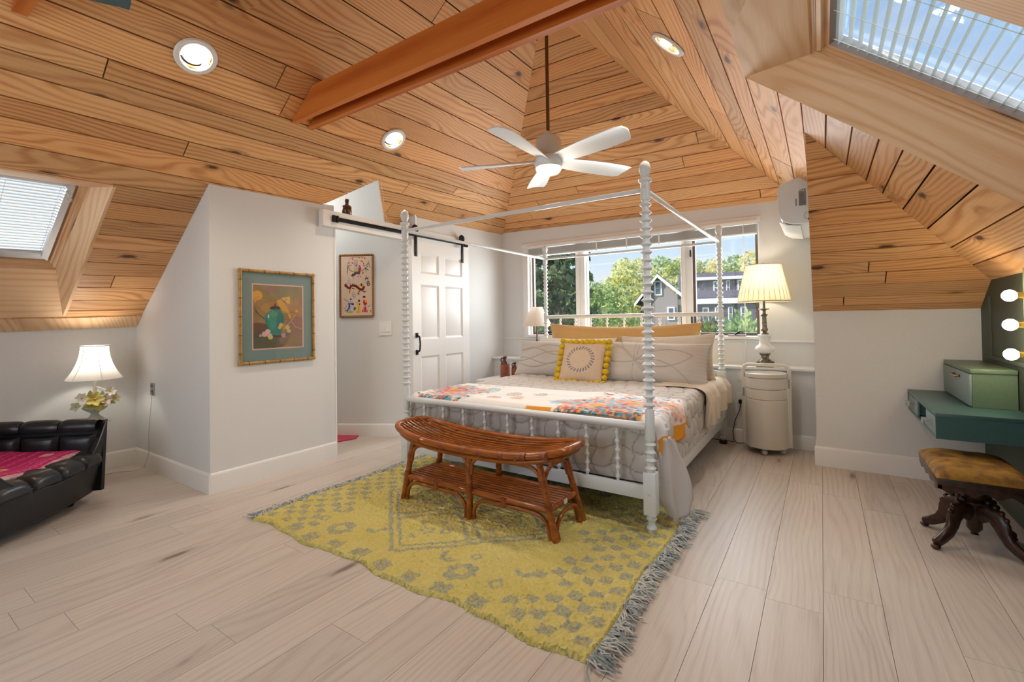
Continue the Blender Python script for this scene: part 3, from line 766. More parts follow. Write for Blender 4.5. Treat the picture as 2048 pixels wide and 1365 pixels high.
for k in range(9):
    x = BX1-(BX1-BX0)/10*(k+1)
    if sp_me is None: sp_me = MB().lathe([(.009, 0)]+spool(.0, .29, .0078, .0142, .048)+[(.009, .292)], (0, 0, 0), 14).mesh('footboard_spindle', M['white_metal'])
    obj('footboard_spindle', sp_me, bed, Matrix.Translation((x, BY0, .258)))
for x in (BX0, BX1): bar('side_rail', (x, BY0+.03, .215), (x, BY1-.03, .215), .03, .085)
for x in (BX0, BX1): bar('side_rail_ledge', (x+(.03 if x < -1.5 else -.03), BY0+.03, .20), (x, BY1-.03, .20), .05, .02)
MB().tube([(BX0+.02, BY1, 1.175), (BX1-.02, BY1, 1.175)], .020, 14).build('head_rail', M['white_metal'], bed)
bar('head_board', (BX0+.03, BY1, .615), (BX1-.03, BY1, .615), .022, .085)
hs_me = MB().lathe([(.011, 0)]+spool(.0, .5, .008, .016, .04)+[(.011, .502)], (0, 0, 0), 12).mesh('headboard_spindle', M['white_metal'])
for k in range(9): obj('headboard_spindle', hs_me, bed, Matrix.Translation((BX1-(BX1-BX0)/10*(k+1), BY1, .657)))
MB().box(-1.72, -1.68, 3.4, 3.44, 0.001, .2, .004).build('centre_leg', M['white_metal'], bed)

# mattress and box spring
M['boxspring'] = noisy('blue_grey_ticking', (150, 164, 176), (164, 176, 186), 70, .9, .2, .002, stretch=(6, 1, 1))
M['linen_white'] = noisy('white_cotton', (226, 222, 214), (232, 229, 222), 220, .9, .15, .001)
tag(MB().box(BX0+.035, BX1-.035, BY0+.125, BY1-.04, .215, .34, .03).build('box_spring', M['boxspring']), 'blue grey box spring showing below the quilt behind the footboard', 'box spring')
tag(MB().box(BX0+.06, BX1-.06, BY0+.125, BY1-.04, .345, .545, .06).build('mattress', M['linen_white']), 'thick mattress of the canopy bed under the quilt', 'mattress')

def cloth_map(u, v, hw, top, rad=.05):
    """fold flat cloth coordinates over the bed edges: |u|>hw hangs down the sides, v<0 hangs down the foot"""
    ex = np.maximum(0, np.abs(u)-hw); ey = np.maximum(0, -v)
    h = np.hypot(ex, ey)
    ang = np.minimum(h/rad, pi/2)
    drop = np.where(h < rad*pi/2, rad*(1-np.cos(ang)), rad+(h-rad*pi/2))
    out = np.where(h < rad*pi/2, rad*np.sin(ang), rad)
    hh = np.maximum(h, 1e-6)
    X = np.sign(u)*(np.minimum(np.abs(u), hw)+out*ex/hh); Y = np.maximum(v, 0)-out*ey/hh
    return X, Y, top-drop, ex, ey, h
def fbm(a, b, s, oct=3, seed=0):
    """smooth value noise on arrays"""
    r = np.random.default_rng(seed); tab = r.random((64, 64)); o = np.zeros_like(a); amp = 1; tot = 0
    for k in range(oct):
        x = a*s+seed*1.7; y = b*s+seed*.9; i = np.floor(x).astype(int); j = np.floor(y).astype(int); fx = x-i; fy = y-j
        fx = fx*fx*(3-2*fx); fy = fy*fy*(3-2*fy)
        g = lambda p, q: tab[p % 64, q % 64]
        o += amp*(g(i, j)*(1-fx)*(1-fy)+g(i+1, j)*fx*(1-fy)+g(i, j+1)*(1-fx)*fy+g(i+1, j+1)*fx*fy); tot += amp; amp *= .5; s *= 2
    return o/tot*2-1
BCX = (BX0+BX1)/2
HW = .872
def cloth_obj(name, P, m, label, cat, colors=None, flip=False, thick=None, parent=None):
    mb = MB(); mb.grid(P); me = mb.mesh(name, m, colors)
    o = obj(name, me, parent)
    if thick:
        s = o.modifiers.new('thickness', 'SOLIDIFY'); s.thickness = thick; s.offset = -1
    return tag(o, label, cat) if label else o
def normals(P):
    du = np.gradient(P, axis=0); dv = np.gradient(P, axis=1); n = np.cross(du, dv)
    return n/np.maximum(np.linalg.norm(n, axis=2, keepdims=True), 1e-9)
# quilt
M['quilt'] = noisy('grey_linen_quilt', (196, 190, 184), (206, 201, 196), 300, .95, .25, .0015)
u = np.linspace(-HW-.40, HW+.345, 330); v = np.linspace(-.37, 1.92, 326)
Ug, Vg = np.meshgrid(u, v, indexing='ij')
X, Y, Z, ex, ey, h = cloth_map(Ug, Vg, HW, .592)
hang = np.clip(h/.25, 0, 1)
fold = fbm(Ug, Vg, 2.3, 2, 3)*.022*hang+fbm(Ug, Vg, 7, 2, 5)*.006
Z = Z+fbm(Ug, Vg, 1.7, 2, 8)*.010*(1-hang)
corner = np.minimum(ex, ey)
dirx = np.where(h > 1e-6, ex/np.maximum(h, 1e-6), 0)*np.sign(Ug); diry = -np.where(h > 1e-6, ey/np.maximum(h, 1e-6), 0)
X = X+dirx*(fold+.02*hang); Y = Y+diry*(np.minimum(fold, .008))
Y = np.where(ey > 0, np.maximum(Y, -.020), Y)
P = np.stack([X+BCX, Y+BY0+.085, Z], -1)
nrm = normals(P); nrm *= np.sign(nrm[150:180, 200:230, 2].mean())
wa = .5*np.abs(np.sin(pi*(Ug+.022*np.sin(Vg*17)+.012*np.sin(Vg*41+Ug*3))/.115))**.45+.5*np.abs(np.sin(pi*(Vg+.018*np.sin(Ug*14+1)+.01*np.sin(Ug*33))/.105))**.45
P = P+nrm*((wa-.6)*.022)[..., None]
qb, qt = np.array(lin(200, 195, 190)[:3]), np.array(lin(166, 159, 155)[:3])
th_ = np.minimum(np.abs(np.sin(pi*(Ug+.022*np.sin(Vg*17)+.012*np.sin(Vg*41+Ug*3))/.115)), np.abs(np.sin(pi*(Vg+.018*np.sin(Ug*14+1)+.01*np.sin(Ug*33))/.105)))
qcol = np.where((th_ < .11)[..., None], qt, qb)
P[:, :, 2] = np.maximum(P[:, :, 2], .035)
side = (Ug > 0) & (ex > 0)
P[:, :, 2] = np.where(side & (ey <= 0), np.maximum(P[:, :, 2], .262), P[:, :, 2])
M['quilt_print'] = vcol('linen_quilt', .95, .25, 300, .0015)
cloth_obj('quilt', P, M['quilt_print'], 'grey beige channel stitched quilt covering the canopy bed', 'quilt', qcol.reshape(-1, 3))
# quilt corner hanging below the rail behind the right front post
def corner_flap(name, cx, cy, sgn, zt, zb, w, m, par):
    n, k = 26, 18; Q = np.zeros((n, k, 3))
    for i in range(n):
        s = i/(n-1); ww = w*(.30+.95*math.sin(min(s*1.15, 1)*pi*.62))*(1 if s < .8 else 1-(s-.8)*2.2)
        for j in range(k):
            a = j/(k-1)*2-1
            Q[i, j] = (cx+sgn*(.035+.05*s)+sgn*a*ww*.42, cy+.02+a*ww*.8*.6+.03*s, zt+(zb-zt)*s+.03*abs(a)*s)
            Q[i, j, 0] += sgn*.014*math.cos(a*5+s*2); Q[i, j, 1] -= .02*math.cos(a*2.6)
    o = cloth_obj(name, Q, m, None, None, parent=par, thick=.012)
    return o
qo = bpy.data.objects['quilt']
corner_flap('hanging_corner', BX1+.02, BY0+.075, 1, .50, .05, .115, M['quilt'], qo)
corner_flap('hanging_corner', BX0-.02, BY0+.075, -1, .50, .10, .10, M['quilt'], qo)

# simple drawing surface for printed and stitched pictures
class Canvas:
    def __init__(s, w, h, bg):
        s.w, s.h = w, h; s.a = np.zeros((w, h, 3)); s.a[:] = lin(*bg)[:3]
        s.x, s.y = np.meshgrid((np.arange(w)+.5)/w, (np.arange(h)+.5)/h, indexing='ij')
    def put(s, m, c, k=1.0): s.a[m] = s.a[m]*(1-k)+np.array(lin(*c)[:3])*k
    def ell(s, cx, cy, rx, ry, c, k=1.0, rot=0):
        dx, dy = s.x-cx, s.y-cy; co, si = math.cos(rot), math.sin(rot)
        s.put(((dx*co+dy*si)/rx)**2+((-dx*si+dy*co)/ry)**2 < 1, c, k)
    def poly(s, pts, c, k=1.0):
        ins = np.zeros(s.x.shape, bool); n = len(pts)
        for i in range(n):
            x0, y0 = pts[i]; x1, y1 = pts[(i+1) % n]
            if y0 == y1: continue
            ins ^= ((y0 > s.y) != (y1 > s.y)) & (s.x < (x1-x0)*(s.y-y0)/(y1-y0)+x0)
        s.put(ins, c, k)
    def line(s, pts, w, c, k=1.0, asp=None):
        asp = asp or s.h/s.w
        for (x0, y0), (x1, y1) in zip(pts[:-1], pts[1:]):
            dx, dy = x1-x0, (y1-y0)*asp; L = dx*dx+dy*dy+1e-12
            t = np.clip(((s.x-x0)*dx+(s.y-y0)*asp*dy)/L, 0, 1)
            s.put((s.x-x0-t*dx)**2+((s.y-y0)*asp-t*dy)**2 < w*w, c, k)
    def at(s, u, v):
        i = np.clip((u*s.w).astype(int), 0, s.w-1); j = np.clip((v*s.h).astype(int), 0, s.h-1); return s.a[i, j]
def canvas_panel(cv, o, ex, ey):
    """vertex coloured panel: o = top left, ex right, ey down (world vectors)"""
    w, h = cv.w, cv.h
    u, v = np.meshgrid(np.linspace(0, 1, w+1), np.linspace(0, 1, h+1), indexing='ij')
    P = np.array(o)+u[..., None]*np.array(ex)+v[..., None]*np.array(ey)
    mb = MB(); mb.grid(P, smooth=False)
    return mb, cv.at(u, v).reshape(-1, 3)

# printed throw across the foot of the bed
cv = Canvas(420, 150, (236, 233, 230))
rr = random.Random(5)
PAL = [(92, 172, 200), (110, 186, 210), (222, 130, 80), (206, 84, 96), (236, 160, 70), (60, 120, 150), (150, 70, 120), (170, 210, 222), (226, 150, 130)]
def medallion(cx, cy, R, cols, petals=12):
    asp = .62/2.1
    for k in range(len(cols)): cv.ell(cx+R*.06*math.sin(k*2.3), cy+R*.2*math.cos(k*1.9), R*.26*(1-k*.2), R*.85*(1-k*.2), cols[k], .26, .3*k)
    for k, c in enumerate(cols):
        r0 = R*(1-k/len(cols))
        for p in range(petals):
            a = 2*pi*p/petals+k*.3; cv.ell(cx+math.cos(a)*r0*.30*.8, cy+math.sin(a)*r0*.8, r0*.042, r0*.13, c, .62, 0); cv.ell(cx+math.cos(a+.2)*r0*.30*.6, cy+math.sin(a+.2)*r0*.6, r0*.02, r0*.07, cols[(k+1) % len(cols)], .8, 0)
    cv.ell(cx, cy, R*.06, R*.2, (236, 170, 60))
for (cx, cy, R, cs) in ((.13, .35, .40, [(222, 130, 90), (110, 180, 205), (220, 96, 80), (236, 170, 90)]), (.22, .62, .16, [(92, 172, 210), (140, 200, 220)]), (.06, .55, .3, [(70, 140, 165), (220, 110, 60), (180, 80, 110)]),
                        (.36, .50, .10, [(60, 150, 190), (236, 170, 70)]), (.40, .35, .09, [(236, 150, 60), (80, 160, 190)]), (.44, .62, .09, [(60, 140, 190), (210, 150, 60)]), (.33, .25, .09, [(120, 70, 140), (220, 130, 90)]),
                        (.58, .35, .17, [(92, 180, 214), (130, 200, 225), (92, 180, 214)]), (.70, .30, .42, [(228, 130, 70), (110, 185, 210), (214, 90, 70), (240, 170, 80)]), (.80, .55, .34, [(110, 190, 215), (224, 130, 110), (236, 160, 80)]),
                        (.78, .10, .3, [(60, 130, 160), (200, 80, 60), (236, 150, 60)]), (.90, .62, .18, [(214, 96, 80), (240, 170, 70), (70, 150, 190)]), (.93, .30, .16, [(80, 160, 200), (236, 150, 60)])): medallion(cx, cy, R, cs)
for k in range(260):
    a = rr.choice([(.02, .26), (.62, .90), (.62, .90)]); x = rr.uniform(*a); y = rr.random()
    cv.ell(x, y, rr.uniform(.003, .008), rr.uniform(.008, .03), rr.choice(PAL), .9, rr.uniform(-.5, .5))
for k in range(60): cv.ell(.04+.2*rr.random(), rr.uniform(0, .10), .006, .03, rr.choice(PAL[:6]))
for k in range(150): cv.ell(.60+.27*rr.random(), rr.uniform(0, .12), .005, .025, rr.choice([(50, 120, 150), (80, 160, 190), (196, 84, 50), (236, 160, 70)]))
cv.poly([(.50, 0), (.59, 0), (.59, .05), (.50, .05)], (226, 150, 40))
cv.poly([(.955, -1), (1.01, -1), (1.01, 2), (.955, 2)], (232, 152, 36))
M['throw'] = vcol('printed_cotton', .9, .3, 260, .0015)
u = np.linspace(-HW-.03, HW+.235, 300); v = np.linspace(-.06, .62, 110)
Ug, Vg = np.meshgrid(u, v, indexing='ij')
uu = (Ug-u[0])/(u[-1]-u[0]); vv = (Vg-v[0])/(v[-1]-v[0])
Vs = Vg+.025*np.sin(Ug*3.1)+.015*np.sin(Ug*7)*(vv-.5)-.05*np.clip(uu-.55, 0, 1)
X, Y, Z, ex, ey, h = cloth_map(Ug, Vs, HW+.014, .609)
Z = Z+fbm(Ug, Vg, 1.7, 2, 8)*.010*np.clip(1-h/.2, 0, 1)+np.abs(fbm(Ug, Vg*2.2, 3.2, 3, 21))*.014
X = X+np.sign(Ug)*np.clip(h/.1, 0, 1)*(.02+.018*np.sin(Vg*19))
P = np.stack([X+BCX, Y+BY0+.085, Z], -1)
P[:, :, 1] = np.maximum(P[:, :, 1], BY0+.030)
cloth_obj('printed_throw', P, M['throw'], 'white cotton throw printed with bright flowers, orange hem, across the bed foot', 'throw', cv.at(uu, vv).reshape(-1, 3), thick=.006)

# beige sheet falling over the right edge by the pillows
M['sheet'] = noisy('beige_cotton_sheet', (206, 194, 178), (214, 203, 188), 200, .9, .2, .001)
u = np.linspace(HW-.30, HW+.30, 110); v = np.linspace(1.18, 2.0, 130)
Ug, Vg = np.meshgrid(u, v, indexing='ij'); a = (Ug-u[0])/(u[-1]-u[0]); b = (Vg-v[0])/(v[-1]-v[0])
Vs = Vg-.10*a*(1-b)+.04*np.sin(a*5)
X, Y, Z, ex, ey, h = cloth_map(Ug, Vs, HW+.012, .603)
hang = np.clip(h/.12, 0, 1)
pl = np.sin(b*26+3*a+2*np.sin(b*5))*.5+.5
X = X+hang*(.022+.055*pl*(.4+.6*a)); Z = Z+pl*.012*(1-hang)+np.where(h > 0, .10*b*np.clip(a-.5, 0, 1), 0)
P = np.stack([X+BCX, Y+BY0+.085, Z], -1)
P[:, :, 1] = np.minimum(P[:, :, 1], BY1-.045)
cloth_obj('bed_sheet', P, M['sheet'], 'crumpled beige sheet spilling over the right edge of the bed beside the cart', 'sheet', thick=.004)

# pillows
def pillow(name, label, w, h, d, M4, m, lines=None, seed=1, n=70, pinch=.07, cat='pillow', colors=None, sag=0, group=None):
    xs = np.linspace(-1, 1, n); Xg, Yg = np.meshgrid(xs, xs, indexing='ij')
    # concave sides, pointed corners
    px = Xg*(1-pinch*(1-Yg**2)**1*0-pinch*(1-np.abs(Yg)**2.0)); py = Yg*(1-pinch*1.3*(1-np.abs(Xg)**2.0))
    t = np.maximum(0, (1-np.abs(Xg)**2.6))**.55*np.maximum(0, (1-np.abs(Yg)**2.6))**.55
    thread = None
    wr = fbm(Xg*1.3+seed, Yg*1.3, 2.2, 3, seed)*.10*t
    edge = np.clip(1-t*1.6, 0, 1)
    pk = np.sin((np.where(np.abs(Xg)*w > np.abs(Yg)*h, Yg*h, Xg*w))*95+seed)*.003*edge*np.clip(t*6, 0, 1)
    front = t*d*.5*(1+wr)+pk
    if lines is not None: front = front-lines(Xg*w/2, Yg*h/2)*.006*np.clip(t*3, 0, 1)
    back = -t*d*.5*.9
    yy = py*h/2-sag*(1-Xg**2)*.5*h*(Yg+1)/2
    A = np.stack([px*w/2, yy, front], -1); B = np.stack([px*w/2, yy, back], -1)
    mb = MB(); mb.grid(A); mb.grid(B[::-1])
    if lines is not None and colors is None and name == 'quilted_pillow':
        ca, cb_ = np.array(lin(198, 191, 184)[:3]), np.array(lin(160, 152, 146)[:3]); lv = lines(Xg*w/2, Yg*h/2)
        pc_ = ca+(cb_-ca)*np.clip(lv*.8, 0, 1)[..., None]; me = mb.mesh(name, M['pillow_print'], np.vstack([pc_.reshape(-1, 3), np.tile(ca, (n*n, 1))]))
    else: me = mb.mesh(name, m, None if colors is None else np.vstack([colors(Xg, Yg).reshape(-1, 3), colors(Xg[::-1], Yg*0+2).reshape(-1, 3)]))
    bm = bmesh.new(); bm.from_mesh(me); bmesh.ops.remove_doubles(bm, verts=bm.verts, dist=.0004); bmesh.ops.recalc_face_normals(bm, faces=bm.faces); bm.to_mesh(me); bm.free()
    o = obj(name, me, None, M4); return tag(o, label, cat, group)
def lean(x, y, z, back, yaw=0, roll=0):
    """pillow plane: local x to the right, y up, z towards the foot; leaning back by 'back' degrees"""
    Rm = Matrix.Rotation(math.radians(yaw), 4, 'Z') @ Matrix.Rotation(math.radians(90-back), 4, 'X') @ Matrix.Rotation(math.radians(roll), 4, 'Z')
    return Matrix.Translation((x, y, z)) @ Rm
def leaf_lines(x, y):
    o = np.zeros_like(x)
    def ln(f, wd=.004): return np.exp(-(f/wd)**2)
    for y0, a, k, ph in ((-.09, .035, 9, .3), (.0, .05, 7.5, 1.4), (.10, .03, 10, 2.3), (.05, .045, 8, 4.0), (-.05, .04, 8.5, 5.2)):
        o = np.maximum(o, ln(y-y0-a*np.sin(k*x+ph)))
    return o
def leaf_lines2(x, y):
    o = np.zeros_like(x)
    for cx, cy, an in ((-.12, -.02, .15), (-.12, -.02, -.35), (-.12, -.02, 1.9), (-.12, -.02, 1.2), (-.12, -.02, 2.8), (-.12, -.02, -1.2)):
        dx, dy = x-cx, y-cy; a = dx*math.cos(an)+dy*math.sin(an); b = -dx*math.sin(an)+dy*math.cos(an)
        prof = .085*np.sin(np.clip(a/.5, 0, 1)*pi)**.8
        o = np.maximum(o, np.where((a > 0) & (a < .5), np.exp(-((np.abs(b)-prof)/.004)**2), 0))
    return o
M['pillow_print'] = vcol('linen_pillow', .95, .2, 260, .001)
M['pillow_grey'] = noisy('grey_linen_pillow', (192, 184, 176), (202, 195, 188), 260, .95, .2, .001)
M['mustard'] = noisy('mustard_velvet', (206, 162, 100), (214, 172, 112), 180, .8, .15, .001)
M['cream'] = noisy('cream_pillow', (210, 200, 184), (218, 209, 195), 220, .9, .2, .001)
pillow('body_pillow', 'long mustard yellow body pillow lying along the headboard', 1.60, .46, .20, lean(-1.70, 4.45, .875, 10), M['mustard'], seed=3, n=90, pinch=.06, sag=.10)
pillow('pillow', 'cream striped pillow at the right behind the quilted pillow', .86, .43, .17, lean(-1.20, 4.31, .785, 18, 2, 2), M['cream'], seed=6, lines=lambda x, y: .6*np.abs(np.sin(x*60)))
pillow('pillow', 'white pillow at the left hidden behind the quilted pillow and cushion', .90, .40, .16, lean(-2.12, 4.31, .77, 18, -1), M['linen_white'], seed=9)
pillow('quilted_pillow', 'grey quilted pillow at the left end of the bed, beside the jugs', .94, .39, .17, lean(-2.21, 4.10, .755, 27, -3, 1), M['pillow_grey'], leaf_lines, 4, 110, .05)
pillow('quilted_pillow', 'grey leaf stitched pillow at the right, behind the front bed post', .98, .39, .18, lean(-1.26, 4.06, .755, 27, 3, -1), M['pillow_grey'], leaf_lines2, 5, 110, .05)
# crochet cushion with pompoms
cb = np.array(lin(214, 192, 170)[:3]); cg = np.array(lin(112, 116, 124)[:3]); cb2 = np.array(lin(200, 176, 152)[:3])
def crochet(Xg, Yg):
    r = np.hypot(Xg, Yg-.08); th = np.arctan2(Yg-.08, Xg)
    ring = (r > .50) & (r < .66) & (np.sin(th*26+np.sign(np.sin((r-.58)*40))*.8) > .25) & (Yg < 1.5)
    weave = (np.sin(r*95) > .4) | (np.sin(Xg*90+Yg*70) > .75)
    o = np.where(weave[..., None], cb2, cb); o = np.where(ring[..., None], cg, o); return o
M['crochet'] = vcol('crochet_cotton', .95, .5, 160, .003)
CM = lean(-1.835, 3.90, .745, 24, 1, 0)
cu = pillow('crochet_cushion', 'beige crochet cushion with a grey stitched ring and yellow pompoms', .43, .40, .15, CM, M['crochet'], None, 12, 100, .05, cat='cushion', colors=crochet)
M['pompom'] = noisy('yellow_wool', (206, 170, 20), (224, 190, 40), 90, .95, .8, .01)
pm_me = None
pts = []
for k in range(8): pts += [(-.215+.43*(k+.5)/8, -.215), (-.215+.43*(k+.4)/8, .20), (-.232, -.19+.40*k/7), (.232, -.19+.40*k/7)]
for (x, y) in pts:
    if pm_me is None:
        b = MB().sphere((0, 0, 0), .030, 14, 9)
        b.V = [tuple(Vector(p)*(1+.05*noise.noise(Vector(p)*180))) for p in b.V]; pm_me = b.mesh('pompom', M['pompom'])
    obj('pompom', pm_me, cu, CM @ Matrix.Translation((x, y+(.012 if y < -.2 else 0), random.uniform(-.004, .012)+(.034 if y < -.2 else 0))) @ Matrix.Rotation(random.uniform(0, 6), 4, 'X') @ Matrix.Scale(random.uniform(.88, 1.1), 4))

# ------------------------------------------------------------------ rug
RX0, RX1, RY0, RY1 = -2.80, -.675, 1.425, 2.87
nx, ny = 430, 300
x = np.linspace(RX0, RX1, nx); y = np.linspace(RY0, RY1, ny)
Xg, Yg = np.meshgrid(x, y, indexing='ij')
g = np.zeros(Xg.shape, bool)
jx = Xg+fbm(Xg, Yg, 30, 2, 2)*.010; jy = Yg+fbm(Xg, Yg, 30, 2, 4)*.010
def sq(cx, cy, a=.030, b=.026):
    global g; g |= (np.abs(jx-cx) < a) & (np.abs(jy-cy) < b)
for side in (0, 1):
    for c in range(6):
        for k in range(13):
            cx = RX1-.055-.068*c; cyy = RY0+.08+(.056 if c % 2 else 0)+.116*k
            if c >= 4 and (k+c) % 3 == 0: continue
            if c == 5 and k % 2: continue
            if side: cx = RX0+RX1-cx
            if cyy < RY1-.03: sq(cx, cyy)
for k in range(8):
    sq(-2.46+.182*k, 1.478, .042, .036); sq(-2.46+.182*k, RY0+RY1-1.478, .042, .036)
def flower(cx, cy, R, n=8):
    global g
    for k in range(n):
        a = 2*pi*k/n; g |= np.hypot(jx-cx-R*.62*math.cos(a), jy-cy-R*.62*math.sin(a)) < R*.27
def ringm(cx, cy, R):
    global g; d = np.hypot(jx-cx, jy-cy); g |= (d < R) & (d > R*.5)
def chev(cx, cy, s, a):
    global g
    dx, dy = (jx-cx)*math.cos(a)+(jy-cy)*math.sin(a), -(jx-cx)*math.sin(a)+(jy-cy)*math.cos(a)
    g |= (np.abs(dy-np.abs(dx)*.7) < .016) & (np.abs(dx) < s)
for yy_, sg in ((1.62, 1), (RY0+RY1-1.62, -1)):
    for cx in (-2.23, -1.38): flower(cx, yy_, .088)
    ringm(-1.19, yy_, .036); ringm(-2.42, yy_+.02, .036)
    chev(-2.03, yy_+.05*sg, .06, .6); chev(-1.53, yy_+.05*sg, .06, -.5); chev(-1.12, yy_+.12*sg, .055, .3); chev(-2.47, yy_+.12*sg, .055, -.4); ringm(-1.40, yy_+.14*sg, .03)
dx, dy = (jx+1.80)/.63, (jy-2.147)/.57
a_, b_ = dx+dy, dx-dy
ins = np.maximum(np.abs(a_), np.abs(b_))
g |= (ins < 1.03) & (ins > .97); g |= (ins < 1) & ((np.abs(np.abs(a_)-.07) < .03) | (np.abs(np.abs(b_)-.07) < .03) | (ins > .87) & (ins < .92))
for sa in (-.49, .49):
    for sb in (-.49, .49):
        cx, cyy = -1.80+.63*(sa+sb)/2, 2.147+.57*(sa-sb)/2
        flower(cx, cyy-.03, .05, 5); ringm(cx+.09, cyy+.02, .032); sq(cx-.09, cyy+.03, .022, .016); sq(cx+.01, cyy+.10, .02, .016); sq(cx-.02, cyy-.12, .024, .014)
speck = rng.random(g.shape)
yel = np.array(lin(214, 203, 132)[:3]); yel2 = np.array(lin(200, 184, 96)[:3]); gry = np.array(lin(174, 174, 150)[:3]); gry2 = np.array(lin(138, 146, 136)[:3])
colr = np.where(g[..., None], np.where((speck > .72)[..., None], yel2, gry+(gry2-gry)*rng.random(g.shape)[..., None]), yel+(yel2-yel)*(rng.random(g.shape)[..., None]*.7+.3*np.clip(fbm(Xg, Yg, 9, 2, 7)+.5, 0, 1)[..., None]))
pile = rng.random(g.shape)
pile = (pile+np.roll(pile, 1, 0)+np.roll(pile, 1, 1)+np.roll(pile, (1, 1), (0, 1)))/4+.55*fbm(Xg, Yg, 60, 2, 17)+.35*(rng.random(g.shape)-.5)
ed = np.minimum(np.minimum(np.arange(nx)[:, None], nx-1-np.arange(nx)[:, None]), np.minimum(np.arange(ny)[None], ny-1-np.arange(ny)[None]))
Zr = .011+pile*.011+fbm(Xg, Yg, 12, 2, 11)*.004
Zr = np.maximum(Zr, .004); Zr = np.where(ed < 2, Zr*.6, Zr); Zr = np.where(ed < 1, .001, Zr)
Yw_ = Yg+.014*np.sin(Xg*9)*np.clip((1.9-Yg)/.4, 0, 1)+.008*np.sin(Xg*23)*np.clip((1.7-Yg)/.3, 0, 1)
Yw_ = Yw_+np.where(ed < 3, rng.normal(0, .004, g.shape), rng.normal(0, .0008, g.shape))
Xw_ = Xg+.010*np.sin(Yg*8+1)*np.clip((Xg-RX1+.3)/.3, 0, 1)+.010*np.sin(Yg*6)*np.clip((RX0+.3-Xg)/.3, 0, 1)
M['rug'] = vcol('shaggy_wool', .95)
mb = MB(); mb.grid(np.stack([Xw_, Yw_, Zr], -1))
rug = mb.build('shag_rug', M['rug'], None, colors=colr.reshape(-1, 3), fix=False)
tag(rug, 'yellow shag rug with grey geometric figures under the rattan bench', 'rug')
fr = MB(); fc = []
f1, f2, f3 = np.array(lin(196, 198, 192)[:3]), np.array(lin(146, 160, 162)[:3]), np.array(lin(220, 213, 200)[:3])
for side in (0, 1):
    for k in range(88):
        yk = RY0+.01+(RY1-RY0-.02)*k/87
        x0 = (RX1 if side else RX0)+.010*math.sin(yk*(8 if side else 6)+side); s = 1 if side else -1
        base_a = random.gauss(-.25 if side else .1, .4); L0 = (.085 if side else .06)*random.uniform(.8, 1.25)
        if k in (0, 1, 86, 87): L0 *= 1.35; base_a += -.5 if k < 2 else .4
        for q_ in range(5):
            a = base_a+random.gauss(0, .35); L = L0*random.uniform(.75, 1.1); pts_ = []
            for i in range(5):
                tt = i/4; pts_.append((x0+s*L*tt*math.cos(a), yk+random.uniform(-.004, .004)+L*tt*math.sin(a)+.008*math.sin(tt*5+q_), .010+.014*math.sin(tt*pi)*random.random()+.003*random.random()))
            n0 = fr.n; fr.tube(pts_, [.0035, .003, .003, .0026, .0018], 4, cap=False)
            c = random.choice((f1, f1, f2, f2, f3)); fc += [c]*(fr.n-n0)
fo = fr.build('fringe', M['rug'], rug, colors=np.array(fc), fix=False); fo['kind'] = 'stuff'

# ------------------------------------------------------------------ rattan bench
M['rattan'] = noisy('glossy_rattan', (132, 70, 24), (170, 96, 38), 26, .2, .06, .002, stretch=(.35, 2, 2))
M['rattan_wrap'] = noisy('rattan_wrapping', (112, 52, 18), (150, 76, 28), 60, .4, .3, .002)
BZ = .012
bench = thing('rattan_bench', 'curved brown rattan bench standing on the yellow rug at the foot of the bed', 'bench', (-1.70, 2.2, BZ))
bx0, bx1, by0, by1 = -2.33, -1.09, 2.03, 2.40
bxc, byc = (bx0+bx1)/2, (by0+by1)/2; ha, hb = (bx1-bx0)/2, (by1-by0)/2
def seat_z(x, y): t_ = (x-bxc)/ha; return .418+.062*abs(t_)**2.4-.030*(1-((y-byc)/hb)**2)*(1-abs(t_)**4)
rim = []
for k in range(72):
    a = 2*pi*k/72; ce, se = math.cos(a), math.sin(a); pw = 2/4.2
    px = bxc+ha*math.copysign(abs(ce)**pw, ce); py = byc+hb*math.copysign(abs(se)**pw, se)
    rim.append((px, py, .418+.062*abs((px-bxc)/ha)**2.4))
MB().tube(rim, .019, 12, closed=True).build('rim', M['rattan'], bench)
low = [(bxc+(p[0]-bxc)*.965, byc+(p[1]-byc)*.93, p[2]-.036) for p in rim]
MB().tube(low, .013, 10, closed=True).build('lower_rim', M['rattan'], bench)
for k in range(11):
    yk = by0+.032+(by1-by0-.064)*k/10
    tt = abs((yk-byc)/hb); xe = ha*(1-tt**4.2)**(1/4.2)-.012
    MB().tube([(bxc+xe*u_, yk, seat_z(bxc+xe*u_, yk)+.004) for u_ in np.linspace(-1, 1, 21)], .0066, 8).build('seat_rod', M['rattan'], bench)
for xk in (-2.05, -1.70, -1.36): MB().tube([(xk, y_, seat_z(xk, y_)-.016) for y_ in np.linspace(by0+.01, by1-.01, 9)], .010, 8).build('seat_cross_rod', M['rattan'], bench)
legsF = [((-2.255, 2.095), (-2.155, 2.085)), ((-1.70, 2.080), (-1.70, 2.08)), ((-1.150, 2.095), (-1.235, 2.085))]
legsB = [((-2.255, 2.395), (-2.155, 2.36)), ((-1.70, 2.385), (-1.70, 2.36)), ((-1.140, 2.395), (-1.235, 2.36))]
def leg_at(l, z):
    (a, b), (c, d) = l; k = (z-BZ)/(.395-BZ); return Vector((a+(c-a)*k, b+(d-b)*k, z))
def wrap(p, d, r, w):
    d = Vector(d).normalized(); MB().tube([Vector(p)-d*w/2, Vector(p)+d*w/2], r, 12).build('wrapping', M['rattan_wrap'], bench)
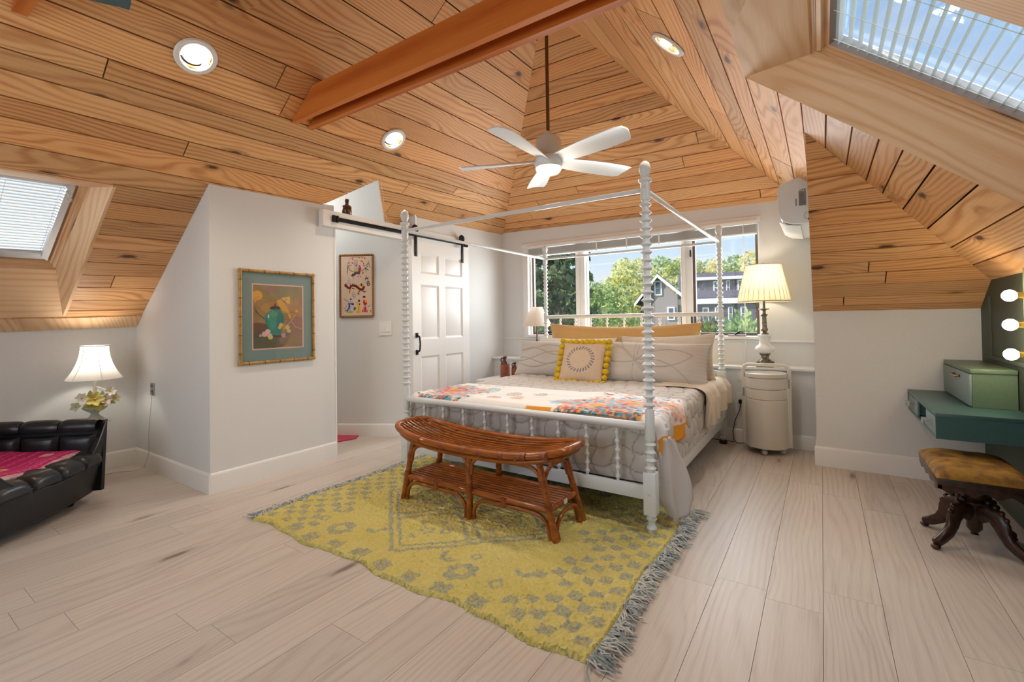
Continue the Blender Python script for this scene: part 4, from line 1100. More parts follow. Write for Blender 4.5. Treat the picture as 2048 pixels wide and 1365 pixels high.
for row in (legsF, legsB):
    for l in row:
        MB().tube([leg_at(l, z) for z in (BZ, .1, .2, .3, .400)], [.021, .019, .018, .018, .018], 12).build('leg', M['rattan'], bench)
        for z in (.185, .30): wrap(leg_at(l, z), leg_at(l, z+.01)-leg_at(l, z), .0205, .035)
def arch(l0, l1, z0, zt, inset_, top, r=.011, name='arch_brace'):
    p0 = leg_at(l0, z0); p1 = leg_at(l1, z0); d = (p1-p0); d.z = 0; dn = d.normalized()
    pts_ = [p0+dn*inset_]
    R = zt-z0
    a0 = leg_at(l0, zt)+dn*inset_; a1 = leg_at(l1, zt)-dn*inset_
    for k in range(7): a = pi/2*k/6; pts_.append(leg_at(l0, z0+R*.35)+dn*(inset_+min(R, .1)*.9*(1-math.cos(a)))+Vector((0, 0, R*.65*math.sin(a))))
    for k in range(1, 5): pts_.append(pts_[7].lerp(leg_at(l1, z0+R*.35)-dn*(inset_+min(R, .1)*.9)+Vector((0, 0, R*.65)), k/5))
    for k in range(6, -1, -1): a = pi/2*k/6; pts_.append(leg_at(l1, z0+R*.35)-dn*(inset_+min(R, .1)*.9*(1-math.cos(a)))+Vector((0, 0, R*.65*math.sin(a))))
    pts_.append(p1-dn*inset_)
    MB().tube(pts_, r, 10).build(name, M['rattan'], bench)
for row in (legsF, legsB):
    for i in (0, 1):
        arch(row[i], row[i+1], .27, .378, .016, True); arch(row[i], row[i+1], BZ, .138, .030, True)
for i in (0, 2):
    arch(legsF[i], legsB[i], .27, .372, .014, True); arch(legsF[i], legsB[i], BZ, .135, .028, True)
SZ = .168
q4 = [leg_at(legsF[0], SZ), leg_at(legsF[2], SZ), leg_at(legsB[2], SZ), leg_at(legsB[0], SZ)]
for i in range(4): MB().tube([q4[i], q4[(i+1) % 4]], .0165, 12).build('shelf_rail', M['rattan'], bench)
for k in range(8):
    t_ = (k+1)/9; MB().tube([q4[0].lerp(q4[3], t_)+Vector((.005, 0, .006)), q4[1].lerp(q4[2], t_)+Vector((-.005, 0, .006))], .0072, 8).build('shelf_rod', M['rattan'], bench)
for t_ in (.27, .75): MB().tube([q4[0].lerp(q4[1], t_)-Vector((0, 0, .014)), q4[3].lerp(q4[2], t_)-Vector((0, 0, .014))], .011, 8).build('shelf_cross_rod', M['rattan'], bench)
for t_ in (.25, .73): wrap(q4[0].lerp(q4[1], t_)-Vector((0, 0, .012)), (0, 0, 1), .024, .05)
for xk in (-2.05, -1.86, -1.70, -1.58, -1.44, -1.30, -1.18): wrap((xk, by0+.0006, .418+.062*abs((xk-bxc)/ha)**2.4), (1, 0, 0), .0202, .03)
for xk in (-2.1, -1.9, -1.7, -1.5, -1.3): wrap((xk, by1-.0006, .418+.062*abs((xk-bxc)/ha)**2.4), (1, 0, 0), .0202, .028)
c = q4[1].lerp(q4[2], .5)
MB().box(c.x+.014, c.x+.0185, c.y-.016, c.y+.016, c.z-.008, c.z+.016).build('paper_tag', M['trim'], bench)

# ------------------------------------------------------------------ round storage cart
M['cart'] = mat('cream_plastic', (214, 209, 198), .38); M['cart_dark'] = mat('grey_slot', (150, 146, 140), .5); M['rubber'] = mat('pale_rubber', (206, 196, 180), .5)
CX, CY = -.408, 4.47; CRr = .155
cart = thing('storage_cart', 'round cream plastic drawer cart on casters beside the bed', 'storage cart', (CX, CY, 0))
def drum(name, r, z0, z1, par, m=None):
    return MB().lathe([(r-.004, z0), (r, z0+.003), (r, z1-.003), (r-.004, z1)], (CX, CY, 0), 48).build(name, m or M['cart'], par)
drum('base_compartment', CRr+.004, .055, .455, cart); drum('drawer', CRr, .457, .54, cart); drum('drawer', CRr, .543, .632, cart)
MB().lathe([(CRr-.01, .634), (CRr+.002, .636), (CRr+.003, .668), (CRr-.004, .67), (CRr-.010, .655), (.001, .652)], (CX, CY, 0), 48).build('tray', M['cart'], cart)
hx = CRr+.018
pth = [(CX-hx, CY, .06), (CX-hx, CY, .50)]+[(CX-hx+.05*(1-math.cos(a)), CY, .685+.05*math.sin(a)) for a in np.linspace(0, pi/2, 7)]+[(CX+hx-.05*(1-math.cos(a)), CY, .685+.05*math.sin(a)) for a in np.linspace(pi/2, 0, 7)]+[(CX+hx, CY, .50), (CX+hx, CY, .06)]
MB().tube(pth, .0145, 12).build('handle', M['cart'], cart)
for s in (-1, 1): MB().box(CX+s*(CRr+.004)-.012, CX+s*(CRr+.004)+.012, CY-.022, CY+.022, .06, .63, .004).build('side_post', M['cart'], cart)
MB().box(CX-CRr-.02, CX-CRr-.006, CY-.026, CY-.018, .462, .535).build('hinge_slot', M['cart_dark'], cart); MB().box(CX+CRr+.006, CX+CRr+.02, CY-.026, CY-.018, .55, .625).build('hinge_slot', M['cart_dark'], cart)
for a in (-95, -185, -5, 90):
    x_, y_ = CX+.115*math.cos(math.radians(a)), CY+.115*math.sin(math.radians(a))
    w_ = MB().sphere((x_, y_, .0245), .024, 16, 10).build('caster', M['rubber'], cart)
    MB().lathe([(.010, .045), (.012, .06)], (x_, y_, 0), 10).build('caster_stem', M['cart_dark'], w_)

# ------------------------------------------------------------------ lamps
M['bulb'] = emit('lit_bulb', (1, .86, .66, 1), 10)
M['pewter'] = noisy('antique_pewter', (98, 88, 74), (150, 140, 122), 60, .32, .2, .001, metal=.8)
M['porcelain'] = mat('white_porcelain', (240, 240, 236), .12)
M['shade_cream'] = shade_mat('pleated_cream_silk', (250, 238, 208), .5); M['shade_white'] = shade_mat('white_silk_shade', (250, 246, 240), .55); M['shade_linen'] = shade_mat('linen_shade', (236, 222, 208), .35)
lx, ly, lz = -.432, 4.715, .697
t = thing('table_lamp', 'tall lamp with pleated cream shade and white porcelain and pewter base on the ledge', 'lamp', (lx, ly, lz))
c = (lx, ly, lz)
b = MB().box(lx-.062, lx+.062, ly-.052, ly+.052, lz, lz+.012, .003).box(lx-.054, lx+.054, ly-.046, ly+.046, lz+.012, lz+.05, .004)
for s in (-1, 1):
    for q_ in (-1, 1): b.box(lx+s*.056-.012, lx+s*.056+.012, ly+q_*.046-.010, ly+q_*.046+.010, lz, lz+.046, .004)
b.box(lx-.03, lx+.03, ly-.051, ly-.044, lz+.014, lz+.042, .003)
b.build('pewter_foot', M['pewter'], t)
MB().lathe([(.055, .05), (.05, .06), (.036, .068), (.030, .08), (.034, .098), (.044, .11), (.046, .116), (.03, .117)], c, 24).build('pewter_cup', M['pewter'], t)
MB().lathe([(.034, .116), (.060, .128), (.078, .148), (.080, .165), (.070, .182), (.048, .196), (.042, .215), (.044, .24), (.05, .262), (.055, .268), (.055, .284), (.05, .288), (.03, .289)], c, 32).build('porcelain_body', M['porcelain'], t)
MB().lathe([(.034, .288), (.036, .297), (.024, .305), (.018, .314), (.026, .322), (.031, .335), (.026, .342), (.022, .348), (.019, .44), (.021, .452), (.030, .46), (.030, .468), (.016, .474), (.014, .50), (.02, .506), (.042, .512), (.042, .518), (.012, .523), (.011, .60)], c, 24).build('stem', M['pewter'], t)
NP = 120; P = np.zeros((NP+1, 8, 3))
for i in range(NP+1):
    a = 2*pi*i/NP
    for j in range(8):
        k = j/7; r_ = .213+(.142-.213)*k+.0028*math.sin(a*30+1.5*math.sin(k*3)); P[i, j] = (lx+r_*math.cos(a), ly+r_*.93*math.sin(a), lz+.585+.325*k-.0)
sh = MB().grid(P).build('shade', M['shade_cream'], t, fix=False)
M['shade_rib'] = mat('shade_trim', (206, 190, 160), .8)
MB().tube([(lx+.214*math.cos(a), ly+.199*math.sin(a), lz+.585) for a in np.linspace(0, 2*pi, 49)[:-1]], .005, 6, closed=True).tube([(lx+.143*math.cos(a), ly+.133*math.sin(a), lz+.910) for a in np.linspace(0, 2*pi, 49)[:-1]], .004, 6, closed=True).build('shade_trim', M['shade_rib'], sh)
rb = MB()
for k in range(30):
    for sg in (-1, 1):
        pts_ = []
        for kk in np.linspace(0, 1, 7):
            a = 2*pi*k/30+sg*.10*max(0, kk-.15)*1.0; r_ = .2155+(.145-.2155)*kk; pts_.append((lx+r_*math.cos(a), ly+r_*.93*math.sin(a), lz+.586+.322*kk))
        rb.tube(pts_, .0015, 4, cap=False)
o = rb.build('pleat_seam', M['shade_rib'], sh, fix=False); o['kind'] = 'stuff'
MB().sphere((lx, ly, lz+.70), .03, 14, 8, (1, 1, 1.3)).build('bulb', M['bulb'], t)
MB().lathe([(.004, .90), (.009, .915), (.004, .93), (.001, .934)], c, 12).build('finial', M['pewter'], t)
MB().tube([(lx-.14, ly, lz+.908), (lx+.14, ly, lz+.908)], .002, 5).tube([(lx, ly, lz+.6), (lx, ly, lz+.91)], .003, 5).build('harp', M['pewter'], t)
light('table_lamp_bulb', 'POINT', (lx, ly, lz+.76), 4.0, (1, .86, .64), shadow_soft_size=.04)

# left lamp on the ledge, seen between post and wall
lx, ly, lz = -2.79, 4.70, .697
t = thing('table_lamp', 'small lamp with plain linen shade at the left window end behind the bed post', 'lamp', (lx, ly, lz))
c = (lx, ly, lz)
MB().lathe([(.06, 0), (.062, .012), (.03, .02), (.018, .04), (.03, .08), (.034, .12), (.02, .17), (.012, .20), (.016, .21), (.009, .22), (.009, .40)], c, 20).build('stem', noisy('turned_brown_wood', (96, 60, 36), (124, 80, 50), 30, .4), t)
MB().lathe([(.178, .375), (.066, .60)], c, 40, cap=False).build('shade', M['shade_linen'], t, fix=False)
MB().sphere((lx, ly, lz+.46), .025, 12, 8).build('bulb', mat('unlit_bulb', (235, 232, 225), .3), t)

# flower lamp behind the lounge chair, on a small table
lx, ly, lz = -4.52, 1.15, .452
t = thing('side_table', 'small white side table hidden behind the black lounge chair under the flower lamp', 'table', (lx, ly, 0))
MB().lathe([(.001, .432), (.09, .432), (.094, .44), (.09, .451), (.001, .451)], (lx, ly, 0), 32).build('table_top', M['trim'], t)
MB().lathe([(.014, .02), (.016, .2), (.022, .3), (.016, .432)], (lx, ly, 0), 16).build('column', M['trim'], t)
for k in range(3):
    a = 2*pi*k/3+.4; MB().tube([(lx, ly, .06), (lx+.05*math.cos(a), ly+.05*math.sin(a), .045), (lx+.085*math.cos(a), ly+.085*math.sin(a), .012)], [.014, .012, .011], 8).build('leg', M['trim'], t)
t = thing('flower_lamp', 'white bell shaded lamp with metal flowers on its stem in the left corner', 'lamp', (lx, ly, lz))
c = (lx, ly, lz)
M['cream_metal'] = mat('cream_painted_metal', (226, 216, 190), .5)
MB().lathe([(.05, 0), (.052, .012), (.03, .03), (.022, .045), (.03, .058), (.05, .07), (.072, .088), (.078, .098), (.06, .10), (.02, .09), (.001, .088)], c, 24).build('pedestal', mat('grey_green_bowl', (190, 192, 176), .5), t)
MB().tube([(lx, ly, lz+.085), (lx, ly, lz+.34)], .011, 10).build('stem', M['cream_metal'], t)
NB = 48; P = np.zeros((NB+1, 10, 3))
for i in range(NB+1):
    a = 2*pi*i/NB; sc_ = 1-.028*abs(math.sin(a*3))
    for j in range(10):
        k = j/9; r_ = (.083+.085*(1-k)**2.1)*sc_; P[i, j] = (lx+r_*math.cos(a), ly+r_*math.sin(a), lz+.305+.245*k)
sh = MB().grid(P).build('shade', M['shade_white'], t, fix=False)
MB().tube([(lx+.084*math.cos(a), ly+.084*math.sin(a), lz+.55) for a in np.linspace(0, 2*pi, 33)[:-1]], .004, 6, closed=True).build('shade_trim', M['trim'], sh)
for k in range(6):
    a = pi/3*k; MB().tube([(lx+(.085+.085*(1-q_)**2.1)*math.cos(a), ly+(.085+.085*(1-q_)**2.1)*math.sin(a), lz+.305+.245*q_) for q_ in np.linspace(0, 1, 8)], .0022, 5).build('shade_rib', M['trim'], sh)
MB().sphere((lx, ly, lz+.42), .028, 14, 8).build('bulb', M['bulb'], t)
light('flower_lamp_bulb', 'POINT', (lx, ly, lz+.45), 6, (1, .92, .80), shadow_soft_size=.04)
pet = {}
def petal_flower(c, nrm, R, col, n=5):
    k = col
    if k not in pet: pet[k] = mat('petal_paint', col, .5)
    q_ = Vector(nrm).normalized().to_track_quat('Z', 'Y').to_matrix().to_4x4(); Mx = Matrix.Translation(c) @ q_; b = MB()
    for i in range(n):
        a = 2*pi*i/n; Q = np.zeros((5, 4, 3))
        for u_ in range(5):
            for v_ in range(4):
                s = u_/4; w_ = R*.42*math.sin(pi*(.12+.80*s))*((v_/3)*2-1); d_ = R*(.08+s)
                Q[u_, v_] = (d_*math.cos(a)-w_*math.sin(a), d_*math.sin(a)+w_*math.cos(a), R*.30*s*s+abs(w_)*.5)
        b.grid(Q)
    b.build('petals', pet[k], t, Mx, fix=False); MB().sphere((0, 0, R*.08), R*.16, 8, 6).build('flower_centre', pet.setdefault('c', mat('ochre_centre', (196, 160, 50), .5)), t, Mx)
def twig(pts_): MB().tube(pts_, .003, 6).build('twig', M['cream_metal'], t)
vd = Vector((.95, -.25, .2))
for (dy, dz, R, col, n) in ((-.012, .155, .052, (206, 190, 92), 5), (.0, .115, .05, (190, 172, 60), 5), (.05, .145, .04, (222, 212, 200), 5), (-.085, .175, .036, (226, 216, 190), 6), (-.115, .118, .034, (192, 190, 160), 5), (.105, .15, .034, (206, 198, 150), 5), (.075, .205, .034, (224, 214, 196), 6)):
    p = Vector((lx+.05, ly+dy, lz+dz)); twig([(lx, ly, lz+.09), (lx+.02, ly+dy*.5, lz+(dz+.09)/2+.02), p]); petal_flower(p, vd+Vector((0, dy*6, .3)), R, col, n)
for (dy, dz, w_) in ((-.06, .105, .05), (.075, .115, .045), (-.04, .20, .035), (.03, .19, .035)):
    Q = np.zeros((6, 3, 3))
    for u_ in range(6):
        for v_ in range(3):
            s = u_/5; Q[u_, v_] = (lx+.05+.01*s, ly+dy*(.6+.8*s), lz+dz+.012*math.sin(s*pi)+(v_-1)*.016*math.sin(pi*(.1+.8*s)))
    MB().grid(Q).build('leaf', pet.setdefault('l', mat('leaf_paint', (186, 192, 120), .5)), t, fix=False)
twig([(lx, ly, lz+.27), (lx+.02, ly+.03, lz+.30), (lx+.03, ly+.08, lz+.288)])
twig([(lx, ly, lz+.25), (lx+.03, ly+.025, lz+.235), (lx+.04, ly+.06, lz+.215), (lx+.05, ly+.075, lz+.21)])

# ------------------------------------------------------------------ sliding door and its track
dr = tag(obj('door_1', None), kind='structure')
DX0, DX1, DY0, DY1, DZ0, DZ1 = XA+.022, XA+.058, 3.265, 4.15, .012, 1.962
PY = ((3.375, 3.650), (3.742, 4.035)); PZ = ((.25, .795), (.965, 1.52), (1.635, 1.842))
mb = MB()
yy = [DY0, PY[0][0], PY[0][1], PY[1][0], PY[1][1], DY1]; zz = [DZ0, .25, .795, .965, 1.52, 1.635, 1.842, DZ1]
for i in range(5):
    for j in range(7):
        if i in (1, 3) and j in (1, 3, 5): continue
        mb.box(DX0, DX1, yy[i], yy[i+1], zz[j], zz[j+1])
mb.build('door_leaf', M['door'], dr)
for a, b in PY:
    for c_, d_ in PZ:
        m_ = .022; m2 = .05
        V = [(DX1, a, c_), (DX1, b, c_), (DX1, b, d_), (DX1, a, d_)]
        V += [(DX1-.013, a+m_, c_+m_), (DX1-.013, b-m_, c_+m_), (DX1-.013, b-m_, d_-m_), (DX1-.013, a+m_, d_-m_)]
        V += [(DX1-.005, a+m2, c_+m2), (DX1-.005, b-m2, c_+m2), (DX1-.005, b-m2, d_-m2), (DX1-.005, a+m2, d_-m2)]
        f = [(i+o_, (i+1) % 4+o_, (i+1) % 4+4+o_, i+4+o_) for o_ in (0, 4) for i in range(4)]+[(8, 9, 10, 11)]
        MB().add(V, f).box(DX0, DX0+.006, a, b, c_, d_).build('door_panel', M['door'], dr)
h = MB().box(DX1, DX1+.008, 3.302, 3.332, .985, 1.035).box(DX1, DX1+.008, 3.302, 3.332, .815, .865)
h.tube([(DX1+.006, 3.317, 1.01), (DX1+.04, 3.317, .995), (DX1+.048, 3.317, .925), (DX1+.04, 3.317, .855), (DX1+.006, 3.317, .84)], .008, 8).build('door_pull', M['black'], dr)
def hanger(y):
    b = MB().box(DX1, DX1+.007, y-.019, y+.019, 1.80, 2.06, .002)
    b.lathe([(.001, DX1-.012), (.040, DX1-.010), (.044, DX1-.002), (.040, DX1+.006), (.001, DX1+.008)], (0, y, 2.075), 28, ax='X')
    b.lathe([(.001, DX1+.006), (.012, DX1+.007), (.010, DX1+.015), (.001, DX1+.016)], (0, y, 2.075), 12, ax='X')
    for z in (1.83, 1.93, 1.985): b.lathe([(.009, DX1+.006), (.007, DX1+.012), (.001, DX1+.013)], (0, y, z), 10, ax='X')
    b.build('hanger_strap', M['black'], dr)
hanger(3.315); hanger(4.035)
t = thing('sliding_door_track', 'white header board with black steel track above the bathroom doorway', 'door track', (XA, 3.25, 1.95))
TB0, TB1 = XA-.005, XA+.018
MB().box(XP+.002, TB1, 2.312, 4.205, 1.955, 2.09, .004).build('header_board', M['trim'], t)
MB().box(TB1+.010, TB1+.018, 2.40, 4.16, 2.005, 2.04, .001).build('track_bar', M['black'], t)
for y in (2.42, 4.14): MB().box(TB1+.004, TB1+.028, y-.03, y-.012, 1.995, 2.05).box(TB1+.004, TB1+.028, y+.004, y+.02, 1.995, 2.05).box(TB1+.006, TB1+.022, y-.02, y+.012, 2.0, 2.045).build('stopper', M['black'], t)
for y in (2.55, 2.95, 3.55, 3.95): MB().lathe([(.010, TB1), (.010, TB1+.02), (.007, TB1+.024), (.001, TB1+.025)], (0, y, 2.022), 10, ax='X').build('bolt', M['black'], t)
M['amber'] = mat('brown_glass', (92, 50, 22), .12, **{'Transmission Weight': .25})
t = tag(MB().lathe([(.001, 2.09), (.036, 2.09), (.041, 2.096), (.041, 2.155), (.036, 2.168), (.017, 2.178), (.015, 2.20), (.019, 2.202), (.019, 2.225), (.001, 2.225)], (XA-.015, 2.565, 0), 24).build('bottle', M['amber']), 'small brown bottle standing on the white header board', 'bottle')

# ------------------------------------------------------------------ framed picture
pc = thing('framed_picture', 'painting of a teal jar with grey green mat in a bamboo frame', 'picture', (XP, 1.965, 1.2))
fy0, fy1, fz0, fz1 = 1.680, 2.252, .862, 1.538
M['bamboo'] = noisy('bamboo_gold', (150, 110, 44), (184, 142, 64), 30, .4, .1, .002, stretch=(1, 1, 1)); M['bamboo_node'] = mat('bamboo_joint', (92, 58, 24), .5)
ft = .011
for a, b in (((fy0, fz0), (fy1, fz0)), ((fy1, fz0), (fy1, fz1)), ((fy1, fz1), (fy0, fz1)), ((fy0, fz1), (fy0, fz0))):
    A, B = Vector((XP+.014, *a)), Vector((XP+.014, *b)); d = (B-A)
    f_ = MB().tube([A-d.normalized()*.012, B+d.normalized()*.012], ft, 12).build('frame_cane', M['bamboo'], pc)
    j = MB()
    for k in range(5):
        c = A+d*((k+.5)/5); j.tube([c-d.normalized()*.003, c+d.normalized()*.003], ft*1.13, 12)
    j.build('cane_joint', M['bamboo_node'], f_)['kind'] = 'stuff'
MB().box(XP+.001, XP+.006, fy0, fy1, fz0, fz1).build('backing', M['bamboo_node'], pc)
MB().box(XP+.006, XP+.009, fy0+.008, fy1-.008, fz0+.008, fz1-.008).build('mat_board', mat('grey_green_mat', (120, 142, 138), .8), pc)
iy0, iy1, iz0, iz1 = 1.762, 2.168, .955, 1.447
MB().box(XP+.009, XP+.0100, iy0, iy1, iz0, iz1).build('inner_mat', mat('pink_mat_edge', (216, 178, 166), .8), pc)
cv = Canvas(120, 150, (150, 118, 70))
nzx = fbm(cv.x*4, cv.y*5, 1.5, 4, 31); nz2 = fbm(cv.x*9, cv.y*12, 1.6, 3, 32)
cv.a *= (1+.35*nzx+.2*nz2)[..., None]
for cx, cy_, rx, ry, c, k in ((.30, .10, .4, .13, (128, 118, 74), .5), (.75, .08, .4, .12, (130, 122, 84), .6), (.9, .45, .22, .2, (170, 120, 70), .5), (.88, .66, .25, .16, (140, 96, 100), .6), (.1, .72, .28, .12, (82, 50, 44), .75), (.2, .9, .5, .13, (66, 76, 56), .8), (.85, .88, .35, .12, (140, 118, 84), .6), (.45, .36, .3, .1, (182, 134, 64), .5), (.36, .07, .12, .06, (150, 90, 90), .5)): cv.ell(cx, cy_, rx, ry, c, k)
cv.ell(.08, .17, .10, .075, (214, 158, 62)); cv.poly([(.01, .2), (.14, .18), (.03, .30)], (206, 146, 54))
cv.poly([(.46, .24), (.55, .22), (.66, .33), (.74, .45), (.77, .56), (.72, .52), (.68, .44), (.60, .42), (.50, .32)], (212, 156, 58))
cv.poly([(.55, .20), (.73, .17), (.73, .30), (.66, .27)], (220, 168, 72)); cv.line([(.62, .25), (.68, .21)], .006, (120, 80, 40))
cv.line([(.02, .36), (.10, .46), (.22, .54)], .008, (66, 66, 56)); cv.line([(.10, .46), (.05, .42)], .006, (66, 66, 56))
cv.poly([(.35, .39), (.53, .39), (.58, .45), (.61, .52), (.605, .60), (.56, .72), (.535, .80), (.33, .80), (.31, .72), (.24, .60), (.22, .52), (.26, .45)], (34, 122, 112))
cv.ell(.37, .55, .10, .16, (54, 146, 120), .7); cv.ell(.52, .60, .07, .16, (22, 96, 104), .5); cv.ell(.40, .46, .09, .04, (98, 150, 84), .6); cv.ell(.295, .495, .014, .03, (190, 220, 214), .9)
cv.poly([(.335, .385), (.32, .37), (.36, .335), (.50, .335), (.545, .37), (.53, .385)], (70, 36, 30)); cv.ell(.43, .315, .018, .03, (70, 40, 36))
cv.poly([(.35, .80), (.55, .80), (.60, .84), (.34, .84)], (84, 44, 34))
for cx, cy_, r_, c in ((.22, .78, .055, (216, 180, 180)), (.28, .74, .05, (222, 190, 186)), (.31, .80, .05, (208, 170, 172)), (.14, .80, .03, (190, 160, 160)), (.33, .83, .05, (206, 196, 96)), (.55, .64, .045, (220, 180, 60)), (.52, .68, .035, (212, 176, 70)), (.68, .68, .05, (206, 186, 90)), (.60, .70, .03, (180, 140, 70)), (.71, .74, .04, (200, 190, 110)), (.60, .81, .05, (176, 150, 160)), (.68, .80, .05, (120, 84, 100)), (.88, .41, .03, (214, 160, 60))): cv.ell(cx, cy_, r_, r_*.75, c, .9)
cv.line([(.66, .66), (.80, .54), (.86, .46)], .006, (190, 170, 80)); cv.line([(.70, .45), (.80, .42), (.86, .46)], .005, (120, 80, 60)); cv.line([(.78, .6), (.86, .68), (.99, .71)], .012, (200, 140, 80), .7)
cv.line([(.45, .97), (.62, .92), (.73, .84)], .012, (150, 76, 56), .8); cv.line([(.30, .97), (.5, .97)], .02, (110, 70, 54), .6)
mb, cc = canvas_panel(cv, (XP+.0106, iy0+.010, iz1-.010), (0, iy1-iy0-.02, 0), (0, 0, -(iz1-iz0-.02)))
mb.build('painting', vcol('print_paper', .55), pc, colors=cc, fix=False)
MB().box(XP+.0125, XP+.0135, fy0+.006, fy1-.006, fz0+.006, fz1-.006).build('picture_glass', M['glass'], pc)

# ------------------------------------------------------------------ embroidered panel on the oblique wall
em = thing('embroidered_panel', 'tall narrow embroidery with dragon and three robed figures in bamboo frame', 'picture', tuple(EW0+EWd*.19+Vector((0, 0, 1.5))))
def EP(s, z, o=0): return EW0+EWd*s+EWn*o+Vector((0, 0, z))
s0, s1, z0, z1 = .017, .362, 1.205, 1.832
cv = Canvas(110, 200, (226, 196, 172))
R_ = lambda x, y: ((x-120)/(690-120), (y-125)/(1255-125))
def L(pts, w, c): cv.line([R_(*p) for p in pts], w/570, c)
def E_(x, y, rx, ry, c): a, b = R_(x, y); cv.ell(a, b, rx/570, ry/1130, c)
def Pg(pts, c): cv.poly([R_(*p) for p in pts], c)
for k in range(5): L([(370+25*k, 200), (370+25*k, 330)], 2.5, (110, 96, 80))
L([(270, 190), (340, 150), (560, 150), (600, 190)], 3, (120, 100, 70)); L([(290, 220), (290, 380)], 3, (96, 80, 66)); L([(270, 380), (330, 420), (520, 410), (560, 370), (620, 330)], 5, (120, 50, 56)); L([(330, 500), (345, 550)], 5, (110, 60, 40))
for x, y in ((340, 160), (460, 160), (520, 155), (560, 180), (340, 190), (260, 255), (330, 255), (345, 268), (500, 225), (520, 235), (540, 300), (550, 310), (530, 440), (520, 465), (440, 520), (480, 522), (310, 300), (540, 270)): E_(x, y, 13, 13, (206, 76, 90))
Pg([(300, 510), (335, 455), (480, 430), (470, 480), (410, 470), (370, 510)], (104, 66, 44)); Pg([(345, 400), (440, 395), (440, 430), (350, 430)], (232, 180, 50)); Pg([(365, 425), (480, 420), (470, 445), (365, 447)], (66, 86, 120))
Pg([(380, 330), (440, 330), (440, 400), (360, 395)], (176, 186, 192)); Pg([(445, 345), (495, 340), (500, 400), (440, 412)], (190, 40, 50)); E_(410, 305, 17, 18, (40, 30, 28)); E_(465, 320, 16, 16, (150, 60, 60)); E_(412, 322, 10, 10, (230, 190, 160))
for x, y, a in ((245, 320, 1.3), (235, 420, 1.5), (240, 460, 1.7), (610, 290, -.6), (640, 290, 1.2), (600, 380, .4), (575, 385, 1.0), (255, 350, 1.9)): a_ = R_(x, y); cv.ell(a_[0], a_[1], .062, .010, (60, 110, 66), 1, a)
for x, y in ((255, 565), (270, 600), (262, 630), (345, 840), (350, 880), (370, 880), (360, 915)):
    E_(x, y, 24, 20, (90, 96, 120)); E_(x, y, 19, 15, (226, 204, 184))
dr_ = [(205, 675), (245, 730), (285, 745), (300, 705), (340, 690), (400, 705), (450, 750), (490, 775), (530, 760), (540, 720)]
L(dr_, 24, (226, 170, 50)); L([(x, y-6) for x, y in dr_], 19, (104, 34, 50)); E_(208, 690, 24, 20, (104, 34, 50)); L([(190, 680), (215, 645)], 6, (104, 34, 50)); L([(185, 700), (215, 715)], 5, (104, 34, 50))
for a, b in (((285, 770), (275, 820)), ((330, 740), (365, 750)), ((460, 790), (430, 850)), ((430, 850), (450, 855)), ((520, 790), (550, 815)), ((550, 815), (575, 800))): L([a, b], 9, (104, 34, 50))
for k in range(7): x = 290+38*k; y = 672+max(0, (k-2))*14; L([(x, y), (x+8, y-26)], 4, (104, 34, 50))
Pg([(440, 700), (480, 660), (540, 690), (520, 720)], (236, 184, 50)); E_(500, 675, 20, 26, (104, 34, 50)); L([(540, 650), (570, 620)], 3, (140, 80, 60))
ink = (34, 30, 34)
L([(565, 562), (625, 545)], 6, ink); L([(592, 512), (592, 548), (566, 590)], 6, ink); L([(594, 550), (618, 578)], 7, ink)
L([(588, 632), (652, 622)], 6, ink); L([(620, 596), (622, 652)], 6, ink); L([(600, 655), (645, 648)], 6, ink); L([(606, 672), (612, 698), (646, 690), (650, 664), (606, 668)], 5.5, ink)
Pg([(245, 985), (320, 990), (350, 1030), (310, 1060), (300, 1190), (215, 1190), (240, 1080)], (166, 180, 210)); L([(270, 1040), (270, 1100), (230, 1170)], 10, (90, 50, 110)); L([(250, 1030), (310, 1030)], 8, (120, 40, 70)); E_(335, 1040, 24, 24, (84, 60, 80)); E_(298, 955, 20, 24, (34, 28, 30)); E_(300, 972, 13, 13, (236, 200, 170)); L([(175, 940), (250, 990)], 6, (176, 120, 60)); Pg([(200, 1195), (300, 1165), (350, 1180), (300, 1220)], (168, 180, 80)); L([(190, 1170), (240, 1150)], 7, (130, 40, 60))
Pg([(415, 1020), (470, 1010), (480, 1210), (405, 1205), (425, 1110)], (238, 182, 30)); E_(450, 980, 18, 24, (34, 28, 30)); L([(445, 1070), (440, 1160)], 5, (150, 110, 60)); L([(400, 1030), (430, 1000)], 8, (180, 180, 190)); E_(460, 1045, 12, 16, (60, 50, 50))
Pg([(530, 960), (595, 960), (600, 1040), (575, 1060), (615, 1200), (500, 1190), (545, 1070), (525, 1020)], (196, 30, 50)); Pg([(550, 960), (600, 960), (595, 1010), (560, 1010)], (238, 176, 40)); E_(545, 910, 24, 24, (34, 28, 30)); E_(545, 935, 14, 14, (236, 200, 170)); L([(550, 1070), (530, 1180)], 8, (210, 150, 180)); L([(575, 1070), (590, 1180)], 6, (220, 160, 180))
for x, y in ((365, 1110), (360, 1140), (380, 1125)): E_(x, y, 20, 20, (84, 90, 110))
for a, b in (((165, 1110), (205, 1140)), ((215, 1070), (200, 1140)), ((610, 1100), (660, 1060)), ((620, 1080), (650, 1090)), ((400, 1190), (440, 1195))): L([a, b], 6, (150, 160, 100))
L([(660, 1165), (668, 1200)], 5, ink); L([(655, 1180), (675, 1178)], 4, ink)
mb, cc = canvas_panel(cv, EP(s0+.012, z1-.012, .008), EWd*(s1-s0-.024), (0, 0, -(z1-z0-.024)))
mb.build('embroidery', vcol('stitched_cloth', .9, .3, 300, .001), em, colors=cc, fix=False)
MB().prism([EP(s0, z0, .001), EP(s1, z0, .001), EP(s1, z1, .001), EP(s0, z1, .001)], EWn*.006).build('backing', M['bamboo_node'], em)
